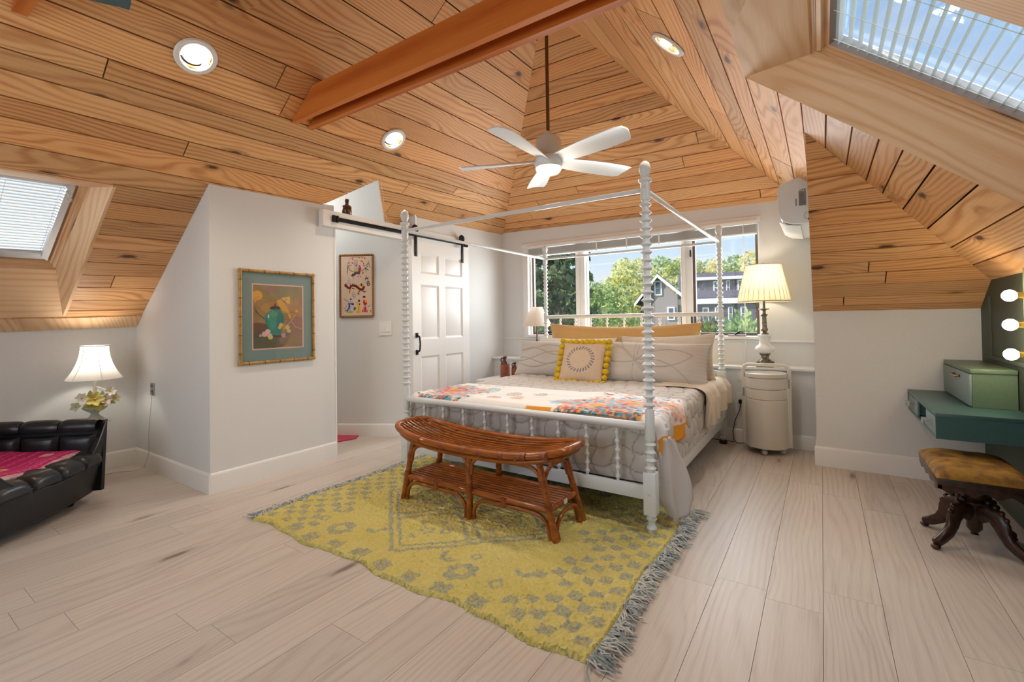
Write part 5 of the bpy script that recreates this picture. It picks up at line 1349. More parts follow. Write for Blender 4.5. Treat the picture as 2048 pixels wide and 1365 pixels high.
M['cane'] = mat('cane_tan', (176, 122, 66), .5); M['cane_dark'] = mat('cane_ring', (110, 62, 34), .5)
for a, b in (((s0, z0), (s1, z0)), ((s1, z0), (s1, z1)), ((s1, z1), (s0, z1)), ((s0, z1), (s0, z0))):
    A, B = EP(*a, .010), EP(*b, .010); d = B-A
    f_ = MB().tube([A, B], .0085, 10).build('frame_cane', M['cane'], em)
    n = int(d.length/.022); j = MB()
    for k in range(n): c = A+d*((k+.5)/n); j.tube([c-d.normalized()*.003, c+d.normalized()*.003], .0096, 8)
    o = j.build('cane_ring', M['cane_dark'], f_); o['kind'] = 'stuff'
def EBox(mb, a, b, c_, d_, o0, o1): return mb.prism([EP(a, c_, o0), EP(b, c_, o0), EP(b, d_, o0), EP(a, d_, o0)], EWn*(o1-o0))
t = thing('light_switch', 'white double rocker switch plate on the bathroom wall beside the embroidery', 'light switch', tuple(EP(.485, 1.085)))
EBox(MB(), .418, .548, 1.013, 1.155, 0, .008).build('switch_plate', M['trim'], t)
for a in (.443, .492): EBox(MB(), a, a+.036, 1.048, 1.12, .006, .013).build('rocker', M['door'], t)

# ------------------------------------------------------------------ wall plates, cords
t = thing('wall_outlet', 'small grey wall plate with plug on the side of the chase near the left corner', 'outlet', (-4.44, YC, .64))
MB().box(-4.475, -4.402, YC-.006, YC, .592, .690, .002).build('outlet_plate', mat('grey_plate', (150, 148, 144), .5), t)
MB().box(-4.46, -4.425, YC-.008, YC-.006, .655, .68).box(-4.455, -4.42, YC-.009, YC-.006, .60, .635).build('outlet_face', mat('outlet_face', (86, 86, 88), .5), t)
M['cord_pale'] = mat('pale_cord', (196, 184, 160), .6)
tag(MB().tube([(-4.42, YC-.012, .62), (-4.43, YC-.016, .50), (-4.455, YC-.018, .38), (-4.47, YC-.018, .27), (-4.45, YC-.022, .14), (-4.49, YC-.04, .03), (-4.52, YC-.08, .004), (-4.6, YC-.16, .004), (-4.66, 1.15, .004), (-4.60, .98, .006)], .0022, 6).build('lamp_cord', M['cord_pale']), 'thin pale lamp cord running down the chase wall to the floor', 'cord')
t = thing('wall_outlet', 'white outlet plate with black plug on the ledge front left of the cart', 'outlet', (-.63, 4.70, .40))
MB().box(-.668, -.598, 4.694, 4.70, .34, .455, .002).build('outlet_plate', M['trim'], t); MB().box(-.650, -.616, 4.668, 4.694, .355, .39, .004).build('plug', M['black'], t)
tag(MB().tube([(-.633, 4.672, .365), (-.64, 4.66, .30), (-.68, 4.655, .20), (-.70, 4.65, .10), (-.69, 4.64, .025), (-.66, 4.62, .006), (-.61, 4.62, .012), (-.58, 4.60, .05)], .0032, 6).tube([(-.69, 4.66, .006), (-.85, 4.665, .006), (-1.05, 4.67, .006)], .003, 6).build('power_cord', M['black']), 'thin black cord hanging from the outlet to the floor beside the cart', 'cord')
t = thing('wall_outlet', 'white outlet plate high on the ledge front behind the cart handle', 'outlet', (-.60, 4.70, .62))
MB().box(-.655, -.585, 4.694, 4.70, .555, .665, .002).build('outlet_plate', M['trim'], t); MB().box(-.635, -.605, 4.690, 4.694, .57, .60).box(-.635, -.605, 4.690, 4.694, .62, .65).build('socket', M['door'], t)

# ------------------------------------------------------------------ air conditioner
ac = thing('air_conditioner', 'white wall mounted air conditioner seen from its end above the right lamp', 'air conditioner', (XR, 4.4, 2.0))
M['ac'] = mat('white_plastic', (232, 232, 230), .3); M['ac_end'] = mat('pale_grey_plastic', (206, 210, 210), .45)
prof = [(XR, 2.175), (-.10, 2.18), (-.16, 2.172), (-.245, 2.142)]+[(-.262+.0*k, 2.10-.06*k) for k in range(3)]+[(-.258, 1.93), (-.245, 1.888), (-.215, 1.856), (-.165, 1.838), (-.10, 1.832), (XR, 1.834)]
MB().prism([(x, 4.052, z) for x, z in prof], (0, .80, 0)).build('body', M['ac'], ac)
cx_, cz_ = -.15, 2.0
MB().prism([(cx_+(x-cx_)*(1 if x == XR else .97), 4.046, cz_+(z-cz_)*.97) for x, z in prof], (0, .006, 0)).build('end_cap', M['ac_end'], ac)
MB().prism([(-.25, 4.10, 1.876), (-.20, 4.10, 1.842), (-.12, 4.10, 1.828), (-.12, 4.10, 1.822), (-.205, 4.10, 1.834), (-.258, 4.10, 1.868)], (0, .70, 0)).build('louver', M['ac'], ac)
M['label'] = mat('grey_label', (132, 132, 130), .7); M['label_ink'] = mat('label_ink', (74, 74, 76), .7)
MB().box(-.125, -.078, 4.0445, 4.046, 1.965, 2.075).build('rating_label', M['label'], ac)
b = MB()
for k in range(14): b.box(-.122, -.084-(.010 if k % 3 == 0 else 0), 4.0438, 4.0445, 1.972+.0066*k, 1.9745+.0066*k)
b.box(-.092, -.080, 4.0438, 4.0445, 2.079, 2.088).box(-.105, -.098, 4.0438, 4.046, 2.079, 2.087).box(-.118, -.112, 4.0438, 4.046, 2.08, 2.085).box(-.094, -.086, 4.0438, 4.0445, 1.984, 1.992)
o = b.build('label_print', M['label_ink'], ac); o['kind'] = 'stuff'
b = MB()
for k in range(9):
    b.box(-.147, -.137, 4.0445, 4.046, 1.968+.0062*k, 1.9706+.0062*k); b.box(-.147 if k % 2 else -.1395, -.1445 if k % 2 else -.137, 4.0445, 4.046, 1.968+.0062*k, 1.973+.0062*k)
o = b.build('brand_print', M['label_ink'], ac); o['kind'] = 'stuff'
MB().tube([(-.068-.026*math.cos(a), 4.0455, 1.888+.026*math.sin(a)) for a in np.linspace(-1.3, 1.3, 14)], .0012, 5).build('knockout_line', M['label_ink'], ac)
MB().lathe([(.001, 4.044), (.006, 4.044), (.006, 4.046)], (-.066, 0, 1.862), 12, ax='Y').build('screw_hole', M['black'], ac)

# ------------------------------------------------------------------ vanity desk, drawer box, mirror lights
vd_ = thing('vanity_desk', 'teal wall mounted vanity desk with drawers against the dark green wall', 'desk', (.68, 3.8, .48))
vx0, vx1, vy0, vy1, vz0, vz1 = .490, XG, 3.307, YL, .484, .620
MB().box(vx0, vx1, vy0, vy1, vz1-.022, vz1, .002).build('desk_top', M['teal'], vd_)
MB().box(vx0, vx1, vy0, vy0+.018, vz0, vz1-.022).build('side_panel', M['teal'], vd_); MB().box(vx0, vx1, vy1-.018, vy1, vz0, vz1-.022).build('side_panel', M['teal'], vd_)
MB().box(vx0, vx1, vy0+.018, vy1-.018, vz0, vz0+.014).build('bottom_panel', M['teal'], vd_); MB().box(vx1-.014, vx1, vy0+.018, vy1-.018, vz0+.014, vz1-.022).build('back_panel', M['dark'], vd_)
M['crystal'] = mat('clear_acrylic', (240, 244, 246), .06, **{'Transmission Weight': .75, 'IOR': 1.45})
for a, b in ((vy0+.02, 3.60), (3.90, vy1-.02)):
    for s_ in (a+.012, b-.022): MB().box(vx0+.012, vx1-.05, s_, s_+.010, vz0+.018, vz1-.03).build('drawer_side', M['teal'], vd_)
    d_ = MB().box(vx0+.002, vx0+.014, a, b, vz0+.012, vz1-.026, .002).build('drawer', M['teal_pale'], vd_)
    yk = (a+b)/2-.02
    MB().lathe([(.006, vx0-.020), (.006, vx0+.002)], (0, yk, .552), 8, ax='X').box(vx0-.038, vx0-.018, yk-.018, yk+.018, .534, .570, .005).build('knob', M['crystal'], d_)
MB().box(vx0+.25, vx1, 3.60, 3.61, vz0+.014, vz1-.022).box(vx0+.25, vx1, 3.88, 3.89, vz0+.014, vz1-.022).build('divider', M['dark'], vd_)
db = thing('drawer_box', 'olive green single drawer box standing on the far end of the vanity desk', 'drawer box', (.78, 3.93, .62))
M['olive'] = noisy('olive_green_paint', (96, 116, 92), (102, 123, 98), 100, .4, .05, .001)
bx_, by_ = .687, 3.588
MB().box(bx_+.004, XG-.005, by_+.004, YL-.005, .621, .812).build('carcass', M['olive'], db); MB().box(bx_-.004, XG-.005, by_-.004, YL-.005, .812, .836, .002).build('top_panel', M['olive'], db)
d_ = MB().box(bx_-.008, bx_+.004, by_+.006, YL-.012, .628, .806, .002).build('drawer', M['teal_pale'], db)
MB().tube([(bx_-.010, 3.80, .775), (bx_-.028, 3.815, .772), (bx_-.030, 3.92, .772), (bx_-.010, 3.935, .775)], .007, 8).build('handle', mat('worn_brass', (150, 116, 76), .4, .6), d_)
ml = thing('vanity_mirror', 'vanity mirror frame with three lit globe bulbs on the dark green wall', 'mirror', (XG, 3.3, 1.1))
MB().box(XG-.012, XG, 3.46, 4.20, .86, .885, .003).box(XG-.012, XG, 4.05, 4.06, .885, 1.25).build('wall_batten', M['green'], ml)
MB().box(XG-.022, XG, 3.31, 3.405, .80, 1.42, .004).build('light_strip', mat('sage_strip', (150, 160, 128), .5), ml)
MB().box(XG-.016, XG-.010, 2.70, 3.31, .80, 1.36).build('mirror_glass', mat('mirror', (225, 228, 228), .03, 1.0), ml)
MB().box(XG-.03, XG, 2.68, 3.33, .765, .80, .004).build('mirror_ledge', M['teal'], ml)
M['bulb_v'] = emit('vanity_bulb', (1, .90, .70, 1), 14); M['brass'] = mat('polished_brass', (206, 168, 92), .25, .9)
for k, z in enumerate((1.236, 1.086, .934)):
    yb = 3.40
    MB().lathe([(.018, XG-.046), (.018, XG-.022), (.024, XG-.02)], (0, yb, z), 16, ax='X').build('socket', M['brass'], ml)
    MB().sphere((XG-.072, yb, z), .030, 18, 12).build('globe_bulb', M['bulb_v'], ml)
    light('vanity_bulb', 'POINT', (XG-.115, yb, z), 1.5, (1, .84, .58), shadow_soft_size=.03)

# ------------------------------------------------------------------ carved stool
M['ebony'] = noisy('dark_carved_wood', (34, 20, 14), (66, 36, 20), 30, .3, .2, .003); M['velvet'] = noisy('gold_brown_velvet', (104, 66, 14), (158, 118, 32), 15, .75, .6, .008, detail=6)
st = thing('piano_stool', 'carved dark wood stool with worn gold velvet seat under the vanity desk', 'stool', (.605, 3.19, 0))
sx0, sx1, sy0, sy1 = .445, .790, 3.02, 3.56
n = 46; g_ = np.linspace(-1, 1, n); A, B = np.meshgrid(g_, g_, indexing='ij')
dome = (np.maximum(0, 1-np.abs(A)**4)*np.maximum(0, 1-np.abs(B)**4))**.5
Pz = .352+.052*dome+fbm(A, B, 3, 3, 41)*.006*dome
Px = (sx0+sx1)/2+A*(sx1-sx0)/2*1.0; Py = (sy0+sy1)/2+B*(sy1-sy0)/2
MB().grid(np.stack([Px, Py, Pz], -1)).build('velvet_seat', M['velvet'], st, fix=False)
mb = MB().box(sx0+.004, sx1-.004, sy0+.004, sy1-.004, .318, .352, .004)
for (p0, p1, nrm_) in (((sx0+.006, sy0+.006), (sx1-.006, sy0+.006), (0, 1)), ((sx1-.006, sy1-.006), (sx0+.006, sy1-.006), (0, -1)), ((sx0+.006, sy1-.006), (sx0+.006, sy0+.006), (1, 0)), ((sx1-.006, sy0+.006), (sx1-.006, sy1-.006), (-1, 0))):
    pts_ = [(*p0, .325)]
    for k in range(25):
        q_ = k/24; pts_.append((p0[0]+(p1[0]-p0[0])*q_, p0[1]+(p1[1]-p0[1])*q_, .292+.010*math.cos(q_*8*pi)))
    pts_.append((*p1, .325)); mb.prism(pts_, (nrm_[0]*.014, nrm_[1]*.014, 0))
mb.build('carved_apron', M['ebony'], st)
c = (.605, 3.19, 0)
MB().lathe([(.018, .055), (.012, .06), (.022, .075), (.030, .085), (.030, .19), (.036, .20), (.06, .215), (.062, .222), (.045, .23), (.05, .24), (.066, .262), (.070, .285), (.056, .295), (.05, .318)], c, 28).build('turned_pedestal', M['ebony'], st)
def scroll_leg(a):
    d = Vector((math.cos(a), math.sin(a), 0)); s = d.cross(Vector((0, 0, 1)))
    cen = [(.025, .165), (.06, .182), (.095, .172), (.118, .140), (.128, .105), (.150, .072), (.185, .048), (.222, .030)]; th = [.05, .048, .045, .040, .034, .030, .027, .022]; wd = [.022, .022, .021, .019, .018, .018, .018, .02]
    mb = MB(); V = []
    for i, (r_, z) in enumerate(cen):
        k0 = cen[max(i-1, 0)]; k1 = cen[min(i+1, len(cen)-1)]; tn = Vector((k1[0]-k0[0], 0, k1[1]-k0[1])).normalized(); nn = Vector((-tn.z, 0, tn.x))
        for j in range(10):
            b_ = 2*pi*j/10; o_ = math.cos(b_)*wd[i]; q_ = math.copysign(abs(math.sin(b_))**.7, math.sin(b_))*th[i]*.9
            p = Vector(c)+d*(r_+nn.x*q_)+s*o_+Vector((0, 0, max(.012, z+nn.z*q_))); V.append(p)
    n_ = len(cen); f = [(i*10+j, i*10+(j+1) % 10, (i+1)*10+(j+1) % 10, (i+1)*10+j) for i in range(n_-1) for j in range(10)]+[tuple(range(9, -1, -1)), tuple((n_-1)*10+j for j in range(10))]
    mb.add(V, f, True); l = mb.build('scroll_leg', M['ebony'], st)
    MB().sphere(tuple(Vector(c)+d*.225+Vector((0, 0, .0125))), .0125, 10, 6, (1.6, 1.6, 1)).build('foot', M['ebony'], l)
    for r_, z in ((.062, .236), (.092, .226), (.118, .206), (.136, .18)): MB().sphere(tuple(Vector(c)+d*r_+Vector((0, 0, z-.005))), .0125, 10, 7).build('carved_ball', M['ebony'], l)
for a in (222, 138, -48, 42): scroll_leg(math.radians(a))

# ------------------------------------------------------------------ black lounge chair with kantha quilt
M['leather'] = noisy('black_leather', (20, 24, 28), (30, 35, 40), 160, .34, .25, .0015, **{'Specular IOR Level': .6})
M['vinyl'] = noisy('black_vinyl_shell', (22, 25, 28), (27, 30, 33), 220, .5, .2, .001)
lo = Vector((-4.045, 1.095, 0)); ld = Vector((.674, -.738, 0)).normalized(); lw = Vector((-.738, -.674, 0)).normalized()  # along the front, and backwards
LM = Matrix(((ld.x, lw.x, 0, lo.x), (ld.y, lw.y, 0, lo.y), (0, 0, 1.07, 0), (0, 0, 0, 1)))
ch = thing('lounge_chair', 'low black tufted leather lounge chair in front of the left corner lamp', 'armchair', tuple(lo))
WD, DP = .90, .70
def shell_top(s): k = min(1, abs(s/WD*2-1)); return .222+.258*k**2.6
# front shell: curved panel, bowed outwards, low in the middle
n = 60; P = np.zeros((n, 9, 3)); P2 = P.copy()
for i in range(n):
    s = WD*i/(n-1); bow = .05*math.sin(pi*i/(n-1)); zt = shell_top(s); k_ = abs(i/(n-1)*2-1)
    for j in range(9):
        q_ = j/8; z = .055+(zt-.055)*q_
        P[i, j] = (s+(.035 if s < WD/2 else -.035)*(1-q_)*k_**6*(.45/zt), -bow+.05*(1-q_)**1.6, z)
        P2[i, j] = P[i, j]+np.array([0, .035, 0])
mb = MB(); Q = np.concatenate([P, P2[:, ::-1]], 1); Q = np.concatenate([Q, Q[:, :1]], 1); mb.grid(Q)
mb.build('front_shell', M['vinyl'], ch, LM)
MB().tube([(P[i, 8, 0], P[i, 8, 1]+.006, P[i, 8, 2]+.002) for i in range(n)], .008, 8).build('piping', M['leather'], ch, LM)
# outer side shells and back shell
def wall_shell(name, pts, h0, h1, th, m, lean_=.03):
    n = len(pts); A = np.zeros((n, 6, 3)); 
    for i, p in enumerate(pts):
        a = Vector(pts[max(i-1, 0)]); b = Vector(pts[min(i+1, n-1)]); t_ = (b-a).normalized(); nn = Vector((t_.y, -t_.x))
        for j in range(6):
            q_ = j/5; A[i, j] = (p[0]-nn.x*lean_*(1-q_), p[1]-nn.y*lean_*(1-q_), h0+(h1(i/(n-1))-h0)*q_)
    B = A.copy()
    for i, p in enumerate(pts):
        a = Vector(pts[max(i-1, 0)]); b = Vector(pts[min(i+1, n-1)]); t_ = (b-a).normalized(); nn = Vector((t_.y, -t_.x)); B[i, :, 0] -= nn.x*th; B[i, :, 1] -= nn.y*th
    Q = np.concatenate([A, B[:, ::-1]], 1); Q = np.concatenate([Q, Q[:, :1]], 1)
    mb = MB(); mb.grid(Q); mb.add([tuple(x_) for x_ in Q[0, :-1]], [tuple(range(12))]); mb.add([tuple(x_) for x_ in Q[-1, :-1]], [tuple(range(12))])
    return mb.build(name, m, ch, LM)
rr_ = .12
side0 = [(0, .0), (0, .2), (0, DP-rr_)]+[(rr_*(1-math.cos(a)), DP-rr_+rr_*math.sin(a)) for a in np.linspace(.2, pi/2, 7)]+[(WD/2, DP), (WD-rr_, DP)]+[(WD-rr_*(1-math.cos(a)), DP-rr_+rr_*math.sin(a)) for a in np.linspace(pi/2-.01, .2, 7)]+[(WD, DP-rr_), (WD, .2), (WD, 0)]
side0 = [(a, b) for a, b in side0][::-1]
wall_shell('outer_shell', side0, .055, lambda q_: .47, .03, M['vinyl'])
# tufted inner pads: rows of bulging squares around the inside
def pad(name, C0, ex, ez, nrm_, w, h, bulge=.035, m=None):
    g_ = np.linspace(-1, 1, 12); A, B = np.meshgrid(g_, g_, indexing='ij'); b_ = (np.maximum(0, 1-np.abs(A)**3)*np.maximum(0, 1-np.abs(B)**3))**.5
    C0, ex, ez, nrm_ = map(np.array, (C0, ex, ez, nrm_))
    P = C0+A[..., None]*ex*w/2+B[..., None]*ez*h/2+(b_*bulge)[..., None]*nrm_
    return MB().grid(P).build(name, m or M['leather'], ch, LM, fix=False)
in0 = .045
segs = [(.015, .215), (.235, .215), (.455, .205)]
for y0_, w_ in segs:
    yc = y0_+w_/2
    pad('tufted_pad', (in0+.035, yc, .335), (0, 1, 0), (-.08, 0, 1), (.95, 0, .1), w_, .145); pad('tufted_pad', (WD-in0-.035, yc, .335), (0, -1, 0), (.08, 0, 1), (-.95, 0, .1), w_, .145)
    for sgn_, xx in ((1, in0-.005), (-1, WD-in0+.005)):
        g_ = np.linspace(0, pi, 12); A = np.zeros((10, 12, 3))
        for i in range(10):
            y_ = y0_+w_*i/9; bb = (1-abs(i/4.5-1)**4)**.5 if 0 < i < 9 else .0
            for j in range(12):
                r_ = .052*(.80+.20*bb); A[i, j] = (xx+sgn_*.012+math.cos(g_[j]*1.25-.35)*r_*sgn_, y_, .452+math.sin(g_[j]*1.25-.35)*r_*.95)
        MB().grid(A).build('tufted_roll', M['leather'], ch, LM, fix=False)
for k in range(4):
    xc = .12+.22*k; pad('tufted_pad', (xc, DP-.07, .36), (1, 0, 0), (0, .1, 1), (0, -.95, .1), .215, .19)
    A = np.zeros((10, 12, 3))
    for i in range(10):
        for j in range(12):
            a_ = j/11*pi*1.25-.35; bb = (1-abs(i/4.5-1)**4)**.5 if 0 < i < 9 else 0; r_ = .05*(.8+.2*bb); A[i, j] = (xc-.107+.215*i/9, DP-.035-math.cos(a_)*r_, .47+math.sin(a_)*r_)
    MB().grid(A).build('tufted_roll', M['leather'], ch, LM, fix=False)
MB().box(.04, WD-.04, .05, DP-.06, .06, .24, .03).build('seat_base', M['leather'], ch, LM)
for k in range(4):   # seat rolls curling over the front edge
    x0_, x1_ = .075+.1875*k, .075+.1875*(k+1); A = np.zeros((12, 26, 3))
    for i in range(12):
        u_ = i/11; bowc = .05*math.sin(pi*(x0_+(x1_-x0_)*u_)/WD); bb = max(0, 1-abs(u_*2-1)**3.5)**.5
        for j in range(26):
            q_ = j/25
            if q_ < .5: a_ = q_/.5; yy_ = .56-.485*a_-bowc*a_; zz_ = .268+.030*a_
            else: a_ = (q_-.5)/.5; yy_ = .075-.085*math.sin(a_*pi*.62)-bowc; zz_ = .298-.16*(1-math.cos(a_*pi*.55))
            A[i, j] = (x0_+(x1_-x0_)*u_, max(yy_-(.03*bb if q_ > .5 else 0), -bowc-.012+.050*min(1, max(0, (.235-zz_)/.04))), zz_+(.020*bb if q_ < .75 else .008*bb))
    MB().grid(A).build('seat_roll', M['leather'], ch, LM, fix=False)
for x_, y_ in ((.15, .12), (.75, .12), (.15, .58), (.75, .58)): MB().lathe([(.018, 0.0), (.022, .01), (.022, .075)], (x_, y_, 0), 12).build('foot', M['black'], ch, LM)
MB().tube([(-.005, .45, .33), (-.03, .45, .325), (-.035, .45, .29)], .010, 8).build('lever', M['black'], ch, LM)
# kantha quilt over seat and backrest
cv = Canvas(220, 220, (196, 20, 106))
for k in range(70): y_ = k/70; cv.put((np.abs(cv.y-y_) < .0022) & (np.sin(cv.x*520+k*2) > -.1), (232, 130, 180))
for x_, y_ in ((.82, .24), (.24, .34), (.78, .52), (.20, .68), (.55, .16), (.45, .8), (.85, .85)):
    for k in range(7): a_ = 2*pi*k/7; cv.ell(x_+.035*math.cos(a_), y_+.022*math.sin(a_), .018, .014, random.Random(int(x_*99)+k).choice([(240, 176, 60), (236, 220, 220), (210, 180, 210), (248, 200, 90)]))
cv.poly([(-.1, .16), (1.1, .16), (1.1, .27), (-.1, .27)], (232, 170, 30)); cv.put(cv.y > .972, (214, 196, 190)); cv.put((cv.y > .972) & (np.sin(cv.x*330) > .3), (206, 130, 150)); cv.put(cv.x < .03, (226, 200, 196)); cv.put((cv.y > .30) & (cv.y < .36) & (cv.x < .2), (232, 170, 30), 0)
n = 120; gu, gv = np.meshgrid(np.linspace(0, 1, n), np.linspace(0, 1, n), indexing='ij')
S = .115+.66*gu; back_ = gv
yy_ = .075+.545*np.clip(back_/.62, 0, 1)+.03*np.clip((back_-.62)/.38, 0, 1); bow = .05*np.sin(pi*S/WD)
zz_ = .326+np.clip((back_-.62)/.38, 0, 1)*.25+fbm(gu, gv, 4, 3, 51)*.010+.006*np.sin(gu*9+gv*4)
yy_ = yy_-bow*.7*(1-gv)-.006; zz_ = zz_-np.clip(.06-gv, 0, .06)*.25
P = np.stack([S+.015*np.sin(gv*7), yy_, zz_], -1)
M['kantha'] = vcol('stitched_cotton', .9, .5, 120, .004)
mb = MB(); mb.grid(P); me = mb.mesh('kantha_quilt', M['kantha'], cv.at(1-gu*.999, 1-gv*.93).reshape(-1, 3)); o = obj('kantha_quilt', me, None, LM)
s_ = o.modifiers.new('thickness', 'SOLIDIFY'); s_.thickness = .016; s_.offset = -1
tag(o, 'magenta stitched quilt with yellow band spread over the black lounge chair', 'quilt')

# ------------------------------------------------------------------ nightstand and jugs left of the bed, bath mat
t = thing('nightstand', 'small white nightstand in the corner left of the bed, mostly hidden', 'nightstand', (-3.05, 4.36, 0))
MB().box(-3.27, -2.79, 4.14, 4.60, .455, .48, .004).build('table_top', M['trim'], t)
MB().box(-3.25, -2.81, 4.16, 4.58, .30, .455).build('drawer_case', M['trim'], t)
d_ = MB().box(-3.23, -2.83, 4.152, 4.16, .32, .44, .002).build('drawer', M['trim'], t); MB().sphere((-3.03, 4.14, .38), .012, 10, 7).build('knob', M['black'], d_)
for x_ in (-3.22, -2.84):
    for y_ in (4.19, 4.55): MB().lathe([(.012, 0), (.018, .30)], (x_, y_, 0), 10).build('leg', M['trim'], t)
M['clay'] = noisy('brown_stoneware', (128, 66, 44), (160, 92, 62), 14, .35, .1, .002); M['clay_d'] = mat('dark_glaze', (92, 40, 34), .25)
def jug(name, label, x_, y_, z_, s):
    t = thing(name, label, 'jug', (x_, y_, z_))
    MB().lathe([(.001, 0), (.042*s, 0), (.046*s, .006*s), (.046*s, .14*s), (.043*s, .155*s)], (x_, y_, z_), 26).build('body', M['clay'], t)
    MB().lathe([(.0435*s, .154*s), (.036*s, .175*s), (.018*s, .192*s), (.015*s, .21*s), (.02*s, .214*s), (.02*s, .226*s), (.012*s, .23*s), (.001, .226*s)], (x_, y_, z_), 26).build('neck', M['clay_d'], t)
    MB().tube([(x_-.017*s, y_, z_+.205*s), (x_-.036*s, y_, z_+.215*s), (x_-.045*s, y_, z_+.195*s), (x_-.038*s, y_, z_+.17*s)], .007*s, 8).build('handle', M['clay_d'], t)
jug('stoneware_jug', 'tall brown stoneware jug on the nightstand at the left pillow', -2.945, 4.25, .48, 1.15)
jug('stoneware_jug', 'short brown jug behind the tall one at the left pillow edge', -2.865, 4.33, .48, .85)
M['mat_red'] = noisy('red_cotton_mat', (186, 60, 84), (204, 80, 100), 120, .95, .6, .003)
bm_ = MB(); a = EW0+EWn*.03
bm_.prism([tuple(Vector((-4.6, 2.60, .001))), tuple(Vector((-3.905, 2.70, .001))), tuple(Vector((-3.83, 2.94, .001))), tuple(Vector((-3.90, 3.03, .001))), tuple(Vector((-4.5, 2.70, .001)))], (0, 0, .010))
tag(bm_.build('bath_mat', M['mat_red']), 'pinkish red bath mat just visible inside the bathroom doorway', 'mat')
light('bathroom_light', 'POINT', (-4.15, 2.35, 2.35), 13, (1, .97, .92), shadow_soft_size=.12)

# ------------------------------------------------------------------ outside the bed window
GZ = -3.6
M['grass'] = noisy('lawn', (86, 112, 52), (112, 134, 66), 3, .95, 0)
tag(MB().box(-90, 60, YW+1.5, 130, GZ-.2, GZ).build('ground', M['grass']), kind='structure')
M['leaf'] = vcol('foliage', .8)
_l = NT(M['leaf']); _tr = _l.n('ShaderNodeBsdfTranslucent'); _mx = _l.n('ShaderNodeMixShader', {0: .55})
_at = [q for q in _l.t.nodes if q.type == 'ATTRIBUTE'][0]; _l.t.links.new(_at.outputs['Color'], _tr.inputs['Color'])
_l.t.links.new(_l.b.outputs[0], _mx.inputs[1]); _l.t.links.new(_tr.outputs[0], _mx.inputs[2]); _l.t.links.new(_mx.outputs[0], [q for q in _l.t.nodes if q.type == 'OUTPUT_MATERIAL'][0].inputs['Surface'])
M['bark'] = noisy('bark', (84, 70, 58), (112, 96, 80), 20, .9, .3, .01)
def leaves(name, pts, size, cols, parent, seed, flat=.0):
    r = np.random.default_rng(seed); n = len(pts)
    a = r.normal(size=(n, 3)); a /= np.linalg.norm(a, axis=1, keepdims=True); a[:, 2] *= 1-flat
    b = np.cross(a, r.normal(size=(n, 3))); b /= np.linalg.norm(b, axis=1, keepdims=True)
    s = size*r.uniform(.6, 1.3, (n, 1))
    V = np.stack([pts-a*s, pts-b*s*.5, pts+a*s, pts+b*s*.5], 1).reshape(-1, 3)
    F = np.arange(4*n).reshape(n, 4)
    me = bpy.data.meshes.new(name); me.from_pydata(V.tolist(), [], F.tolist()); me.materials.append(M['leaf'])
    cc = np.array([lin(*c)[:3] for c in cols]); pick = r.integers(0, len(cc), n); c = np.clip((cc[pick]*.78+cc[pick].mean(1, keepdims=True)*.22+.03)*np.array([1.08, 1.0, .9])*r.uniform(1.7, 2.8, (n, 1)), 0, .9)
    ca = me.color_attributes.new('Col', 'FLOAT_COLOR', 'POINT'); d = np.ones((4*n, 4), np.float32); d[:, :3] = np.repeat(c, 4, 0); ca.data.foreach_set('color', d.ravel())
    o = obj(name, me, parent); o['kind'] = 'stuff'; return o
def tree(label, x, y, z0, h, R, n, size, cols, seed, kind='round', group=None, name='leafy_tree', cat='tree'):
    t = thing(name, label, cat, (x, y, z0), group); r = np.random.default_rng(seed)
    hh = h
    if kind == 'round':
        nc = 16; cs = r.normal(size=(nc, 3)); cs /= np.linalg.norm(cs, axis=1, keepdims=True); cs *= r.uniform(.35, .85, (nc, 1)); cr_ = r.uniform(.28, .5, nc)
        k = r.integers(0, nc, n); q = r.normal(size=(n, 3)); q /= np.linalg.norm(q, axis=1, keepdims=True); q *= r.uniform(.6, 1, (n, 1))**.5
        p = cs[k]+q*cr_[k][:, None]; p = p*np.array([R, R, h*.40])+np.array([x, y, z0+h*.62])
    elif kind == 'pine':
        nl = 11; k = r.integers(0, nl, n); lv = k/nl; rad = R*(1-.75*lv)*r.uniform(.15, 1, n)**.6; a = r.uniform(0, 2*pi, n)
        lob = .75+.25*np.sin(a*5+k*1.7); rad *= lob
        p = np.stack([x+rad*np.cos(a), y+rad*np.sin(a), z0+h*(.12+.88*lv)+rad*.10+r.normal(size=n)*.05*h/nl*2.4], 1)
    elif kind == 'weeping':
        ns = 150; a = r.uniform(0, 2*pi, ns); rr_ = R*r.uniform(.1, 1, ns)**.5; top_ = z0+h*(1-.42*(rr_/R)**2)*r.uniform(.93, 1.0, ns); ln = h*r.uniform(.45, .75, ns)
        k = r.integers(0, ns, n); q_ = r.random(n)
        p = np.stack([x+(rr_[k]*(1+.12*q_))*np.cos(a[k]), y+(rr_[k]*(1+.12*q_))*np.sin(a[k]), np.maximum(z0+.2, top_[k]-ln[k]*q_)], 1)+r.normal(size=(n, 3))*.07
    else:
        q = r.normal(size=(n, 3)); q /= np.linalg.norm(q, axis=1, keepdims=True); bump = 1+.18*np.sin(q[:, 0]*7+seed)*np.sin(q[:, 1]*6)+.12*np.sin(q[:, 2]*11)
        p = q*bump[:, None]*r.uniform(.75, 1, (n, 1))*np.array([R, R, h*.52])+np.array([x, y, z0+h*.5]); p[:, 2] = np.maximum(p[:, 2], z0)
    leaves('foliage', p, size, cols, t, seed, .0)
    MB().tube([(x, y, z0), (x+.02*h, y, z0+h*.35), (x, y, z0+h*.8)], [.022*h, .018*h, .006*h], 8).build('trunk', M['bark'], t)
    return t
